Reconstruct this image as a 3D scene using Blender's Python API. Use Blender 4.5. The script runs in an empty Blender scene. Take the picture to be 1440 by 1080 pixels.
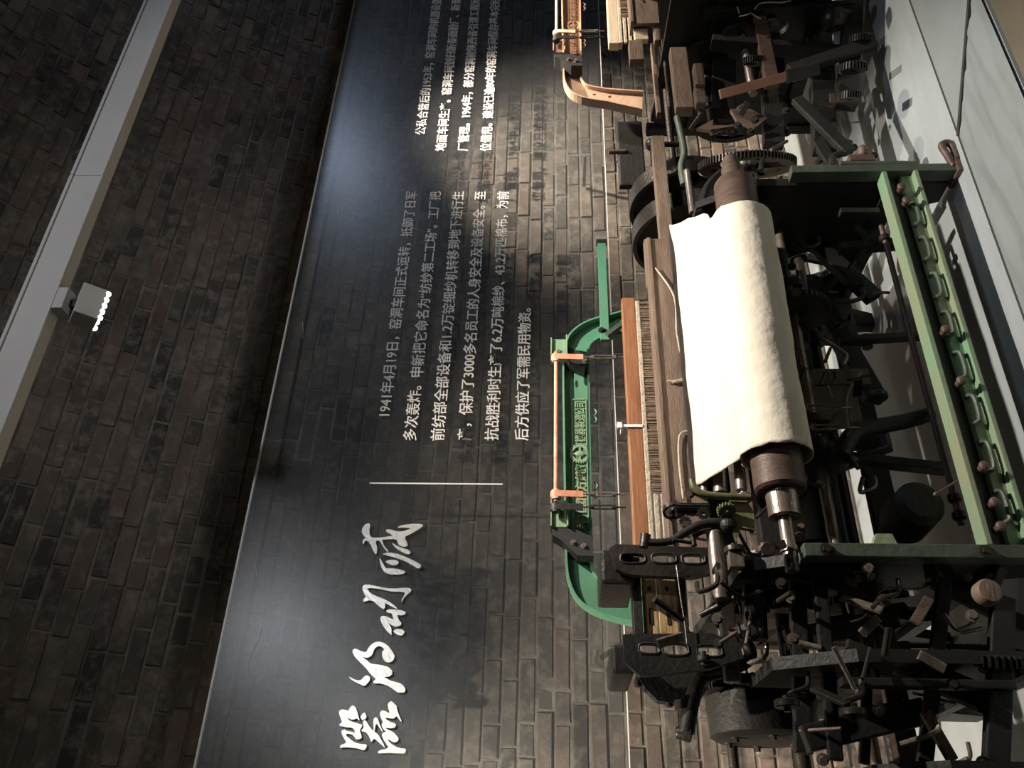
import bpy, bmesh, math, random
from mathutils import Vector, Matrix
from mathutils.geometry import tessellate_polygon
R = random.Random(7)
S = bpy.context.scene
COL = S.collection
PI = math.pi

# ------------------------------------------------------------------ camera
# The photo was taken with the phone turned on its side: the picture's left is the room's up.
FPX = 1165.0
EYE = Vector((0, 0, 1.5))
ang = math.atan2(1165, 1910)           # heading measured from the wall direction
ax, ay = math.sin(ang), math.cos(ang)
ax, ay = 0.5207, 0.8537
p = math.atan(65 / FPX)
F = Vector((ax * math.cos(p), ay * math.cos(p), math.sin(p)))
RT = Vector((ay, -ax, 0))
UP = RT.cross(F)
cam_d = bpy.data.cameras.new('camera')
cam = bpy.data.objects.new('camera', cam_d)
COL.objects.link(cam)
m = Matrix.Identity(4)
for i in range(3):
    m[i][0] = -UP[i]; m[i][1] = RT[i]; m[i][2] = -F[i]; m[i][3] = EYE[i]
cam.matrix_world = m
cam_d.sensor_fit = 'HORIZONTAL'; cam_d.sensor_width = 36
cam_d.lens = 36 * FPX / 1440
cam_d.clip_start = 0.05
S.camera = cam

# ------------------------------------------------------------------ world, exposure, lights
w = bpy.data.worlds.new('world'); S.world = w; w.use_nodes = True
w.node_tree.nodes['Background'].inputs[0].default_value = (0.9, 0.85, 0.8, 1)
w.node_tree.nodes['Background'].inputs[1].default_value = 0.011
S.view_settings.view_transform = 'Standard'
S.view_settings.look = 'None'
S.view_settings.gamma = 1
S.view_settings.use_curve_mapping = False
S.view_settings.exposure = 0.0

def spot(name, loc, target, energy, color, size, blend, radius):
    d = bpy.data.lights.new(name, 'SPOT'); d.energy = energy; d.color = color
    d.spot_size = math.radians(size); d.spot_blend = blend; d.shadow_soft_size = radius
    o = bpy.data.objects.new(name, d); COL.objects.link(o)
    o.location = loc
    o.rotation_euler = (Vector(target) - Vector(loc)).to_track_quat('-Z', 'Y').to_euler()
    return o
WARM = (1.0, 0.86, 0.70)
TY = 2.45                     # depth at which the lighting trunk hangs
# wall-washing lamps of the trunk
spot('spot_light', (1.84, TY + .07, 3.20), (1.8, 3.9, 0.7), 160, WARM, 60, 1.0, 0.03)
spot('spot_light', (4.55, TY + .07, 3.20), (3.95, 3.85, 0.85), 1150, WARM, 56, 1.0, 0.03)
spot('spot_light', (-.45, TY + .07, 3.20), (0.30, 3.9, 0.55), 900, WARM, 62, 1.0, 0.03)
# lamps over the visitors' side, aimed down at each loom
spot('spot_light', (2.45, 1.45, 3.40), (1.78, 2.62, 0.72), 680, (1.0, 0.91, 0.79), 61, 0.6, 0.03)
spot('spot_light', (5.30, 1.25, 3.35), (4.15, 2.75, 0.95), 520, WARM, 50, 0.7, 0.03)
# next two: cool spotlights on the other side of the vault, mirrored faintly in the glass
spot('spot_light', (2.1, -1.0, 4.35), (2.3, 3.66, 2.25), 170, (0.94, 0.94, 0.97), 62, 0.9, 0.10)
spot('spot_light', (8.7, -1.0, 4.6), (5.0, 3.66, 2.6), 180, (0.66, 0.78, 1.0), 100, 0.9, 0.10)
spot('spot_light', (1.28, -0.9, 3.30), (0.45, 3.65, 2.28), 90, (1.0, 0.97, 0.9), 32, 1.0, 0.10)
spot('spot_light', (3.6, -0.2, 3.9), (3.4, 2.0, 0.0), 60, (0.92, 0.97, 1.0), 60, 0.8, 0.03)  # unseen fill added in front to lighten the floor

# ------------------------------------------------------------------ helpers
def ray(x, y):
    u = 1080 - y
    return F + RT * ((u - 540) / FPX) - UP * ((x - 720) / FPX)
def at(x, y, Y):
    """photo position -> point standing at depth Y in the hall"""
    d = ray(x, y); return EYE + d * (Y / d.y)
def atX(x, y, X):
    d = ray(x, y); return EYE + d * (X / d.x)
def floorpt(x, y, z=0):
    d = ray(x, y); return EYE + d * ((z - EYE.z) / d.z)
def project(P):
    q = Vector(P) - EYE
    dd = q.dot(F)
    if dd < 0.05: return None
    return (720 - q.dot(UP) / dd * FPX, 1080 - (540 + q.dot(RT) / dd * FPX), dd)

class MB:
    def __init__(s): s.bm = bmesh.new()
    def hexa(s, c, ax_, ay_, az_, bevel=0):
        """box with centre c and half axis vectors"""
        c = Vector(c); ax_, ay_, az_ = Vector(ax_), Vector(ay_), Vector(az_)
        vs = [s.bm.verts.new(c + ax_ * i + ay_ * j + az_ * k) for i in (-1, 1) for j in (-1, 1) for k in (-1, 1)]
        fs = []
        for f in ((0, 1, 3, 2), (4, 6, 7, 5), (0, 4, 5, 1), (2, 3, 7, 6), (0, 2, 6, 4), (1, 5, 7, 3)):
            fs.append(s.bm.faces.new([vs[i] for i in f]))
        if bevel:
            es = list({e for f in fs for e in f.edges})
            bmesh.ops.bevel(s.bm, geom=es, offset=bevel, segments=2, profile=0.6, affect='EDGES')
        return s
    def box(s, x0, x1, y0, y1, z0, z1, bevel=0):
        return s.hexa(((x0 + x1) / 2, (y0 + y1) / 2, (z0 + z1) / 2), (abs(x1 - x0) / 2, 0, 0), (0, abs(y1 - y0) / 2, 0), (0, 0, abs(z1 - z0) / 2), bevel)
    def bar(s, a, b, w_, h_, up=(0, 0, 1), bevel=0):
        a, b = Vector(a), Vector(b); d = (b - a)
        t = d.normalized(); u_ = Vector(up)
        if abs(t.dot(u_)) > .98: u_ = Vector((0, 1, 0))
        sd = t.cross(u_).normalized(); u2 = sd.cross(t).normalized()
        return s.hexa((a + b) / 2, d / 2, sd * w_ / 2, u2 * h_ / 2, bevel)
    def rings(s, rings, close=True, caps=True, flat=False):
        vr = [[s.bm.verts.new(q) for q in r] for r in rings]
        n = len(vr[0])
        for a, b in zip(vr, vr[1:]):
            for i in range(n if close else n - 1):
                f = s.bm.faces.new((a[i], a[(i + 1) % n], b[(i + 1) % n], b[i])); f.smooth = not flat
        if caps and close:
            try: s.bm.faces.new(list(reversed(vr[0]))); s.bm.faces.new(vr[-1])
            except Exception: pass
        return s
    def cyl(s, a, b, r, r2=None, n=20, bev=0.0):
        a, b = Vector(a), Vector(b); t = (b - a).normalized()
        u_ = Vector((0, 0, 1)) if abs(t.z) < .9 else Vector((0, 1, 0))
        e1 = t.cross(u_).normalized(); e2 = t.cross(e1)
        r2 = r if r2 is None else r2
        def ring(c, rr): return [c + e1 * math.cos(k * 2 * PI / n) * rr + e2 * math.sin(k * 2 * PI / n) * rr for k in range(n)]
        rs = [ring(a, r), ring(b, r2)]
        if bev: rs = [ring(a, r - bev), ring(a + t * bev, r), ring(b - t * bev, r2), ring(b, r2 - bev)]
        return s.rings(rs)
    def lathe(s, a, t, prof, n=28):
        """prof: list of (distance along t, radius)"""
        a = Vector(a); t = Vector(t).normalized()
        u_ = Vector((0, 0, 1)) if abs(t.z) < .9 else Vector((0, 1, 0))
        e1 = t.cross(u_).normalized(); e2 = t.cross(e1)
        return s.rings([[a + t * h + e1 * math.cos(k * 2 * PI / n) * r + e2 * math.sin(k * 2 * PI / n) * r for k in range(n)] for h, r in prof])
    def tube(s, pts, r, n=8, taper=None, smooth=True):
        pts = [Vector(q) for q in pts]
        if smooth and len(pts) > 2: pts = catmull(pts, 5)
        rs = []; prev = None
        for i, q in enumerate(pts):
            t = (pts[min(i + 1, len(pts) - 1)] - pts[max(i - 1, 0)]).normalized()
            if prev is None:
                u_ = Vector((0, 0, 1)) if abs(t.z) < .9 else Vector((0, 1, 0))
                e1 = t.cross(u_).normalized()
            else:
                e1 = (prev - t * prev.dot(t)).normalized()
            prev = e1; e2 = t.cross(e1)
            rr = r if taper is None else r + (taper - r) * i / (len(pts) - 1)
            rs.append([q + e1 * math.cos(k * 2 * PI / n) * rr + e2 * math.sin(k * 2 * PI / n) * rr for k in range(n)])
        return s.rings(rs)
    def strap(s, pts, w_vec, th, smooth=True):
        """flat strip following pts; w_vec half-width vector; th thickness"""
        pts = [Vector(q) for q in pts]
        if smooth and len(pts) > 2: pts = catmull(pts, 6)
        wv = Vector(w_vec); rs = []
        for i, q in enumerate(pts):
            t = (pts[min(i + 1, len(pts) - 1)] - pts[max(i - 1, 0)]).normalized()
            nn = t.cross(wv).normalized() * th / 2
            rs.append([q - wv - nn, q + wv - nn, q + wv + nn, q - wv + nn])
        return s.rings(rs, flat=True)
    def poly(s, outer, depth, holes=()):
        """flat outline (3-D points, coplanar) pushed by the vector depth, with holes"""
        depth = Vector(depth)
        loops = [[Vector(q) for q in outer]] + [[Vector(q) for q in h] for h in holes]
        flat = [q for l in loops for q in l]
        tris = tessellate_polygon(loops)
        va = [s.bm.verts.new(q) for q in flat]; vb = [s.bm.verts.new(q + depth) for q in flat]
        for t in tris:
            try:
                s.bm.faces.new([va[i] for i in t]); s.bm.faces.new([vb[i] for i in reversed(t)])
            except Exception: pass
        k = 0
        for l in loops:
            n = len(l)
            for i in range(n):
                a, b = k + i, k + (i + 1) % n
                try: s.bm.faces.new((va[a], va[b], vb[b], vb[a]))
                except Exception: pass
            k += n
        return s
    def sphere(s, c, r, sc=(1, 1, 1), n=14):
        bmesh.ops.create_uvsphere(s.bm, u_segments=n, v_segments=n // 2 + 2, radius=r, matrix=Matrix.Translation(Vector(c)) @ Matrix.Diagonal((sc[0], sc[1], sc[2], 1)))
        return s
    def bolt(s, c, axis, r=0.012, h=0.012):
        c = Vector(c); a = Vector(axis).normalized()
        s.cyl(c, c + a * h * .3, r * 1.5, n=14); return s.cyl(c + a * h * .3, c + a * h * 1.2, r, n=6)
    def gear(s, c, axis, r, teeth, th, hole=0.0, tooth=None):
        c = Vector(c); t = Vector(axis).normalized()
        u_ = Vector((0, 0, 1)) if abs(t.z) < .9 else Vector((0, 1, 0))
        e1 = t.cross(u_).normalized(); e2 = t.cross(e1)
        tooth = tooth or r * 2.0 / teeth * 1.6
        out = []
        for k in range(teeth):
            for q, rr in ((0.0, r - tooth), (.28, r - tooth), (.4, r), (.75, r), (.87, r - tooth)):
                a_ = (k + q) * 2 * PI / teeth
                out.append(c + e1 * math.cos(a_) * rr + e2 * math.sin(a_) * rr)
        hs = []
        if hole: hs = [[c + e1 * math.cos(-k * 2 * PI / 40) * hole + e2 * math.sin(-k * 2 * PI / 40) * hole for k in range(40)]]
        return s.poly(out, t * th, hs)
    def wheel(s, c, axis, r, width, rim=0.02, spokes=5, hub=0.05):
        c = Vector(c); t = Vector(axis).normalized()
        u_ = Vector((0, 0, 1)) if abs(t.z) < .9 else Vector((0, 1, 0))
        e1 = t.cross(u_).normalized(); e2 = t.cross(e1); n = 48
        rs = []
        for h, rr in ((-width / 2, r - rim), (-width / 2, r), (width / 2, r), (width / 2, r - rim), (-width / 2, r - rim)):
            rs.append([c + t * h + e1 * math.cos(k * 2 * PI / n) * rr + e2 * math.sin(k * 2 * PI / n) * rr for k in range(n)])
        s.rings(rs, caps=False)
        s.cyl(c - t * width * .6, c + t * width * .6, hub)
        for k in range(spokes):
            a_ = k * 2 * PI / spokes + .3; dv = e1 * math.cos(a_) + e2 * math.sin(a_)
            s.bar(c + dv * hub * .8, c + dv * (r - rim * .5), width * .35, 0.035, up=t)
        return s
    def spring(s, a, b, r, turns, wire, n=6):
        a, b = Vector(a), Vector(b); t = (b - a).normalized(); u_ = Vector((0, 0, 1)) if abs(t.z) < .9 else Vector((0, 1, 0))
        e1 = t.cross(u_).normalized(); e2 = t.cross(e1); N = turns * 12
        return s.tube([a + (b - a) * i / N + e1 * math.cos(i * PI / 6) * r + e2 * math.sin(i * PI / 6) * r for i in range(N + 1)], wire, n=n, smooth=False)
    def make(s, name, mat, parent=None, **props):
        bmesh.ops.recalc_face_normals(s.bm, faces=s.bm.faces)
        for e in s.bm.edges:
            if len(e.link_faces) == 2 and e.calc_face_angle(0) > .65: e.smooth = False
        off = Vector((0, 0, 0))
        if parent is not None: off = ORG.get(parent.name, off)
        if off.length: bmesh.ops.translate(s.bm, verts=s.bm.verts, vec=-off)
        me = bpy.data.meshes.new(name); s.bm.to_mesh(me); s.bm.free()
        me.materials.append(mat)
        o = bpy.data.objects.new(name, me); COL.objects.link(o)
        if parent is not None:
            o.parent = parent; ORG[o.name] = off
        for k, v in props.items(): o[k] = v
        return o
ORG = {}
def catmull(p_, k):
    out = []
    for i in range(len(p_) - 1):
        p0, p1, p2, p3 = p_[max(i - 1, 0)], p_[i], p_[i + 1], p_[min(i + 2, len(p_) - 1)]
        for j in range(k):
            t = j / k
            out.append(.5 * ((2 * p1) + (p2 - p0) * t + (2 * p0 - 5 * p1 + 4 * p2 - p3) * t * t + (3 * p1 - p0 - 3 * p2 + p3) * t ** 3))
    out.append(p_[-1]); return out
def empty(name, loc, label, cat, group=None):
    o = bpy.data.objects.new(name, None); COL.objects.link(o); o.location = loc; o.empty_display_size = .1
    o['label'] = label; o['category'] = cat
    if group: o['group'] = group
    ORG[o.name] = Vector(loc)
    return o

# ------------------------------------------------------------------ materials
def mat(name, c, rough=.5, metal=0.0, c2=None, scale=8.0, bump=0.0, bscale=40, stretch=(1, 1, 1), spec=.5, detail=5, thr=(.35, .65)):
    m_ = bpy.data.materials.new(name); m_.use_nodes = True
    nt = m_.node_tree; b = nt.nodes['Principled BSDF']; L = nt.links
    b.inputs['Roughness'].default_value = rough; b.inputs['Metallic'].default_value = metal
    b.inputs['Specular IOR Level'].default_value = spec
    b.inputs['Base Color'].default_value = (*c, 1)
    tc = nt.nodes.new('ShaderNodeTexCoord'); mp = nt.nodes.new('ShaderNodeMapping')
    mp.inputs['Scale'].default_value = stretch; L.new(tc.outputs['Object'], mp.inputs[0])
    if c2:
        n = nt.nodes.new('ShaderNodeTexNoise'); n.inputs['Scale'].default_value = scale; n.inputs['Detail'].default_value = detail
        n.inputs['Roughness'].default_value = .65
        L.new(mp.outputs[0], n.inputs['Vector'])
        r = nt.nodes.new('ShaderNodeMapRange'); r.inputs[1].default_value = thr[0]; r.inputs[2].default_value = thr[1]
        L.new(n.outputs['Fac'], r.inputs[0])
        mx = nt.nodes.new('ShaderNodeMix'); mx.data_type = 'RGBA'
        mx.inputs[6].default_value = (*c, 1); mx.inputs[7].default_value = (*c2, 1)
        L.new(r.outputs[0], mx.inputs[0]); L.new(mx.outputs[2], b.inputs['Base Color'])
    if bump:
        n2 = nt.nodes.new('ShaderNodeTexNoise'); n2.inputs['Scale'].default_value = bscale; n2.inputs['Detail'].default_value = 6
        L.new(mp.outputs[0], n2.inputs['Vector'])
        bp = nt.nodes.new('ShaderNodeBump'); bp.inputs['Strength'].default_value = bump; bp.inputs['Distance'].default_value = .01
        L.new(n2.outputs['Fac'], bp.inputs['Height']); L.new(bp.outputs[0], b.inputs['Normal'])
    return m_
M = {}
M['iron'] = mat('oily_black_iron', (.007, .007, .0065), .55, .0, (.015, .013, .011), 9, .25, 60)
M['iron2'] = mat('worn_dark_iron', (.045, .036, .030), .38, .3, (.02, .018, .016), 7, .3, 50)
M['rust'] = mat('rusty_brown_iron', (.085, .055, .042), .48, .2, (.14, .095, .075), 9, .3, 70, stretch=(6, 1, 1))
M['olive'] = mat('olive_paint', (.15, .16, .065), .4, .0, (.09, .09, .05), 9, .3, 50)
M['steel'] = mat('bare_steel', (.36, .31, .27), .27, .6, (.20, .165, .14), 12, .15, 60, stretch=(1, 4, 4))
M['green'] = mat('green_enamel', (.080, .235, .145), .36, .0, (.13, .25, .16), 5, .2, 35, thr=(.4, .75))
M['gdark'] = mat('grey_green_paint', (.075, .10, .075), .5, .0, (.05, .06, .045), 6, .3, 40)
M['gpale'] = mat('pale_green_paint', (.17, .33, .20), .45, .0, (.26, .28, .18), 3, .25, 40)
M['wood3'] = mat('red_brown_wood', (.20, .095, .065), .5, .0, (.14, .07, .05), 5, .2, 30)
M['tan'] = mat('tan_enamel', (.40, .26, .18), .4, .0, (.50, .35, .25), 5, .2, 35)
M['cream'] = mat('cream_painted_wood', (.62, .52, .38), .5, .0, (.50, .40, .28), 4, .2, 40, stretch=(1, 8, 8))
M['wood'] = mat('varnished_wood', (.36, .165, .085), .38, .0, (.22, .095, .045), 5, .15, 20, stretch=(1, 14, 14))
M['wood2'] = mat('yellow_wood', (.62, .43, .22), .45, .0, (.24, .14, .05), 5, .2, 20, stretch=(1.2, 10, 10))
M['board'] = mat('greyed_board', (.22, .155, .115), .55, .0, (.13, .09, .065), 6, .3, 30, stretch=(1, 5, 5))
M['leather'] = mat('pink_leather', (.50, .20, .12), .55, .0, (.60, .33, .22), 12, .3, 60)
M['cloth'] = mat('undyed_cotton', (.80, .75, .65), .95, .0, (.72, .66, .54), 5, .5, 22, spec=.1)
M['reed'] = mat('reed_wire', (.40, .30, .22), .45, .2, (.20, .14, .10), 60, 0)
M['cord'] = mat('pale_cord', (.55, .48, .38), .7, 0, (.4, .33, .24), 30, .5, 90)
M['white'] = mat('white_enamel', (.62, .60, .57), .45, 0, (.55, .53, .50), 2, .05, 10)
M['letter'] = mat('white_lettering', (.85, .84, .82), .6)
M['titlem'] = mat('brushed_silver_letters', (.78, .77, .74), .36, .75, (.66, .65, .62), 20, .1, 80)
M['black'] = mat('black_rubber', (.012, .012, .012), .6)
M['seam'] = mat('dark_gap', (.03, .03, .03), .8)
M['walk'] = mat('brown_walkway', (.10, .085, .060), .55, 0, (.13, .11, .08), 4, .3, 30)

def brick_material():
    m_ = bpy.data.materials.new('sooty_brick'); m_.use_nodes = True; nt = m_.node_tree; L = nt.links
    b = nt.nodes['Principled BSDF']; b.inputs['Roughness'].default_value = .78; b.inputs['Specular IOR Level'].default_value = .35
    at_ = nt.nodes.new('ShaderNodeAttribute'); at_.attribute_name = 'tint'
    geo = nt.nodes.new('ShaderNodeNewGeometry')
    n1 = nt.nodes.new('ShaderNodeTexNoise'); n1.inputs['Scale'].default_value = 1.3; n1.inputs['Detail'].default_value = 4
    n2 = nt.nodes.new('ShaderNodeTexNoise'); n2.inputs['Scale'].default_value = 13; n2.inputs['Detail'].default_value = 8; n2.inputs['Roughness'].default_value = .7
    for n in (n1, n2): L.new(geo.outputs['Position'], n.inputs['Vector'])
    wn = nt.nodes.new('ShaderNodeTexWhiteNoise'); wn.noise_dimensions = '1D'; L.new(at_.outputs['Fac'], wn.inputs['W'])
    oi = nt.nodes.new('ShaderNodeObjectInfo')
    ad = nt.nodes.new('ShaderNodeMath'); ad.operation = 'ADD'; L.new(wn.outputs['Value'], ad.inputs[0]); L.new(oi.outputs['Random'], ad.inputs[1])
    fr = nt.nodes.new('ShaderNodeMath'); fr.operation = 'FRACT'; L.new(ad.outputs[0], fr.inputs[0])
    rp = nt.nodes.new('ShaderNodeValToRGB'); L.new(fr.outputs[0], rp.inputs[0])
    e = rp.color_ramp.elements
    e[0].position = 0; e[0].color = (.040, .036, .032, 1); e[1].position = 1; e[1].color = (.165, .135, .110, 1)
    for pos, c in ((.12, (.070, .060, .051, 1)), (.45, (.098, .082, .068, 1)), (.8, (.125, .102, .082, 1)), (.92, (.120, .083, .066, 1))):
        x = e.new(pos); x.color = c
    mx = nt.nodes.new('ShaderNodeMix'); mx.data_type = 'RGBA'; mx.inputs[7].default_value = (.21, .175, .145, 1)
    r2 = nt.nodes.new('ShaderNodeMapRange'); r2.inputs[1].default_value = .47; r2.inputs[2].default_value = .64; r2.inputs[4].default_value = .8
    L.new(n2.outputs['Fac'], r2.inputs[0]); L.new(r2.outputs[0], mx.inputs[0]); L.new(rp.outputs[0], mx.inputs[6])
    mu = nt.nodes.new('ShaderNodeMix'); mu.data_type = 'RGBA'; mu.blend_type = 'MULTIPLY'; mu.inputs[0].default_value = 1
    r1 = nt.nodes.new('ShaderNodeMapRange'); r1.inputs[1].default_value = .35; r1.inputs[2].default_value = .65; r1.inputs[3].default_value = .65; r1.inputs[4].default_value = 1.25
    L.new(n1.outputs['Fac'], r1.inputs[0]); L.new(mx.outputs[2], mu.inputs[6]); L.new(r1.outputs[0], mu.inputs[7])
    L.new(mu.outputs[2], b.inputs['Base Color'])
    bp = nt.nodes.new('ShaderNodeBump'); bp.inputs['Strength'].default_value = .5; bp.inputs['Distance'].default_value = .01
    L.new(n2.outputs['Fac'], bp.inputs['Height']); L.new(bp.outputs[0], b.inputs['Normal'])
    return m_
M['brick'] = brick_material()
M['mortar'] = mat('sooty_mortar', (.20, .175, .145), .9, 0, (.075, .063, .052), 6, .5, 60)

def glass_material():
    m_ = bpy.data.materials.new('hazy_clear_panel'); m_.use_nodes = True; nt = m_.node_tree; L = nt.links
    for n in list(nt.nodes):
        if n.type == 'BSDF_PRINCIPLED': nt.nodes.remove(n)
    out = nt.nodes['Material Output']
    tr = nt.nodes.new('ShaderNodeBsdfTransparent'); tr.inputs[0].default_value = (.89, .91, .92, 1)
    gl = nt.nodes.new('ShaderNodeBsdfGlossy'); gl.inputs['Roughness'].default_value = .30; gl.inputs[0].default_value = (.9, .95, 1, 1)
    df = nt.nodes.new('ShaderNodeBsdfDiffuse'); df.inputs[0].default_value = (.7, .72, .75, 1)  # haze over the glass, painted in as a thin white diffuse film
    lw = nt.nodes.new('ShaderNodeFresnel'); lw.inputs[0].default_value = 1.45
    m1 = nt.nodes.new('ShaderNodeMixShader'); m2 = nt.nodes.new('ShaderNodeMixShader')
    n = nt.nodes.new('ShaderNodeTexNoise'); n.inputs['Scale'].default_value = 3; n.inputs['Detail'].default_value = 6
    r = nt.nodes.new('ShaderNodeMapRange'); r.inputs[3].default_value = .004; r.inputs[4].default_value = .02
    L.new(n.outputs['Fac'], r.inputs[0]); L.new(r.outputs[0], m1.inputs[0])
    L.new(tr.outputs[0], m1.inputs[1]); L.new(df.outputs[0], m1.inputs[2])
    ge = nt.nodes.new('ShaderNodeNewGeometry'); su = nt.nodes.new('ShaderNodeMath'); su.operation = 'SUBTRACT'; su.inputs[0].default_value = 1
    L.new(ge.outputs['Backfacing'], su.inputs[1]); mul = nt.nodes.new('ShaderNodeMath'); mul.operation = 'MULTIPLY'
    L.new(su.outputs[0], mul.inputs[0]); L.new(lw.outputs[0], mul.inputs[1])
    L.new(mul.outputs[0], m2.inputs[0]); L.new(m1.outputs[0], m2.inputs[1]); L.new(gl.outputs[0], m2.inputs[2])
    L.new(m2.outputs[0], out.inputs[0])
    return m_
M['glass'] = glass_material()
def emit(name, c, e):
    m_ = bpy.data.materials.new(name); m_.use_nodes = True; b = m_.node_tree.nodes['Principled BSDF']
    b.inputs['Emission Color'].default_value = (*c, 1); b.inputs['Emission Strength'].default_value = e
    b.inputs['Base Color'].default_value = (.8, .8, .8, 1); return m_
M['led'] = emit('lit_diodes', (1, .95, .85), 5.0)

# ------------------------------------------------------------------ vault shell
YW, ZS, RV, YC = 3.95, 2.0, 3.4, 0.55
def prof(s_):
    """arc length from the floor -> (Y, Z, angle of the inward normal)"""
    if s_ <= ZS: return YW, s_, 0.0
    a = (s_ - ZS) / RV
    return YC + RV * math.cos(a), ZS + RV * math.sin(a), a
X0, X1 = -2.5, 11.0
def shell(name, pts, mt):
    b = MB()
    ra = [[Vector((X0, y, z)), Vector((X1, y, z))] for y, z in pts]
    b.rings(ra, close=False, caps=False)
    o = b.make(name, mt); o['kind'] = 'structure'; return o
BACK = .007
wall_back = shell('wall_back', [(YW + BACK, -.2), (YW + BACK, ZS)], M['mortar'])
arc = [(YC + (RV + BACK) * math.cos(a * PI / 48), ZS + (RV + BACK) * math.sin(a * PI / 48)) for a in range(0, 49)]
ceiling = shell('ceiling', arc, M['mortar'])
wall_front = shell('wall_front', [(YC - RV - BACK, ZS), (YC - RV - BACK, -.2)], M['mortar'])
for nm, xx in (('wall_left', X0), ('wall_right', X1)):
    b = MB(); b.poly([Vector((xx, YC - RV - .1, -.2)), Vector((xx, YW + .1, -.2))] + [Vector((xx, y, z)) for y, z in arc], (0.1 if xx > 0 else -.1, 0, 0))
    b.make(nm, M['mortar'], kind='structure')

# bricks: a handful of shared meshes, laid course by course
CH, BL = .080, .285
def brick_bm(bm, L_, H_, T, rr, mtx, tint, layer):
    j = lambda a: rr.uniform(-a, a)
    hl, hh = L_ / 2, H_ / 2
    co = []
    b_ = .006
    for (sx, sz) in ((-1, -1), (1, -1), (1, 1), (-1, 1)):
        co.append(Vector((sx * hl + j(.003), T, sz * hh + j(.002))))
    for (sx, sz) in ((-1, -1), (1, -1), (1, 1), (-1, 1)):
        co.append(Vector((sx * hl + j(.003), b_, sz * hh + j(.0025))))
    for (sx, sz) in ((-1, -1), (1, -1), (1, 1), (-1, 1)):
        co.append(Vector((sx * (hl - b_) + j(.003), j(.002), sz * (hh - b_) + j(.003))))
    v = [bm.verts.new(mtx @ q) for q in co]
    for k in (0, 4):
        for i in range(4):
            f = bm.faces.new((v[k + i], v[k + (i + 1) % 4], v[k + 4 + (i + 1) % 4], v[k + 4 + i])); f[layer] = tint
    f = bm.faces.new(v[8:12]); f[layer] = tint
def layer_of(bm): return bm.faces.layers.float.get('tint') or bm.faces.layers.float.new('tint')
protos = {}
for kind, L_ in (('s', BL - .009), ('h', BL / 2 - .009), ('q', BL * .75 - .009)):
    for k in range(8):
        bm = bmesh.new(); ly = layer_of(bm)
        brick_bm(bm, L_, CH - .009, .05, random.Random(k * 7 + len(kind) + int(L_ * 1000)), Matrix.Identity(4), k * .137, ly)
        bmesh.ops.recalc_face_normals(bm, faces=bm.faces)
        me = bpy.data.meshes.new('brick'); bm.to_mesh(me); bm.free(); me.materials.append(M['brick']); protos[kind, k] = (me, L_)
laid = []
course = 0; s_ = CH / 2
smax = ZS + RV * PI * .56
while s_ < smax:
    y, z, a = prof(s_)
    x = -1.6 + R.uniform(0, .28)
    while x < 9.4:
        kind = R.choices('shq', (12, 3, 1))[0]
        me, L_ = protos[kind, R.randrange(8)]
        c = Vector((x + L_ / 2, y + R.uniform(-.004, .005) * math.cos(a), z + R.uniform(-.001, .001)))
        if R.random() < .03: c += Vector((0, math.cos(a), math.sin(a))) * .010
        rot = Matrix.Rotation(a, 4, 'X') @ Matrix.Rotation(R.uniform(-.006, .006), 4, 'Y')
        q = project(c); size = 0
        if q and -20 < q[0] < 905 and -20 < q[1] < 1100: size = 1 / q[2] ** 2 * L_
        laid.append((size, s_ <= ZS, kind, me, L_, Matrix.Translation(c) @ rot, R.random()))
        x += L_ + .009
    s_ += CH
for low, host in ((True, wall_back), (False, ceiling)):
    mine = sorted([t for t in laid if t[1] == low], key=lambda t: -t[0])
    for t in mine[:300]:
        o = bpy.data.objects.new('brick', t[3]); COL.objects.link(o); o.matrix_world = t[5]; o.parent = host
    bm = bmesh.new(); ly = layer_of(bm)
    for t in mine[300:]:
        brick_bm(bm, t[4], CH - .009, .05, R, t[5], t[6], ly)
    bmesh.ops.recalc_face_normals(bm, faces=bm.faces)
    me = bpy.data.meshes.new('brickwork'); bm.to_mesh(me); bm.free(); me.materials.append(M['brick'])
    o = bpy.data.objects.new('brickwork', me); COL.objects.link(o); o.parent = host; o['kind'] = 'stuff'

# ------------------------------------------------------------------ floor
def floor_material():
    m_ = mat('white_floor_sheet', (.36, .40, .42), .30, 0, (.30, .335, .35), 2.5, .08, 6, stretch=(1, 3, 1)); return m_
M['floor'] = floor_material()
b = MB(); b.box(X0, X1, 1.86, YW + .05, -.06, 0.0)
floor_o = b.make('floor', M['floor'], kind='structure')
b = MB(); b.box(X0, X1, YC - RV - .1, 1.86, -.10, -.014)
b.make('floor_walkway', M['walk'], kind='structure')
# crinkled sheet lying in front of the seam
mr = mat('crinkled_white_sheet', (.27, .30, .31), .16, 0, (.23, .255, .26), 2, 0)
bm = bmesh.new(); nx, ny = 260, 36; g = []
from mathutils import noise
def sheet_x_end(y): return 2.44 + (2.225 - y) * 1.06
for i in range(nx + 1):
    row = []
    for j in range(ny + 1):
        y = 1.862 + (2.222 - 1.862) * j / ny
        x = -1.2 + (9.0 + 1.2) * i / nx
        x = X0 + .02 + (8.9 - X0) * (i / nx)
        q = Vector((x * 2.6 + y * 3.0, y * 15 - x * 1.6, 0))
        h = .020 * noise.noise(q) + .005 * noise.noise(q * 2.1)
        if x > sheet_x_end(y): h = 0
        edge = min(1, (j / ny) * 6, (1 - j / ny) * 6)
        row.append(bm.verts.new((x, y, (.012 + max(-.010, h * edge)))))
    g.append(row)
for i in range(nx):
    for j in range(ny):
        f = bm.faces.new((g[i][j], g[i + 1][j], g[i + 1][j + 1], g[i][j + 1])); f.smooth = True
me = bpy.data.meshes.new('floor_sheet'); bm.to_mesh(me); bm.free(); me.materials.append(mr)
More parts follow.
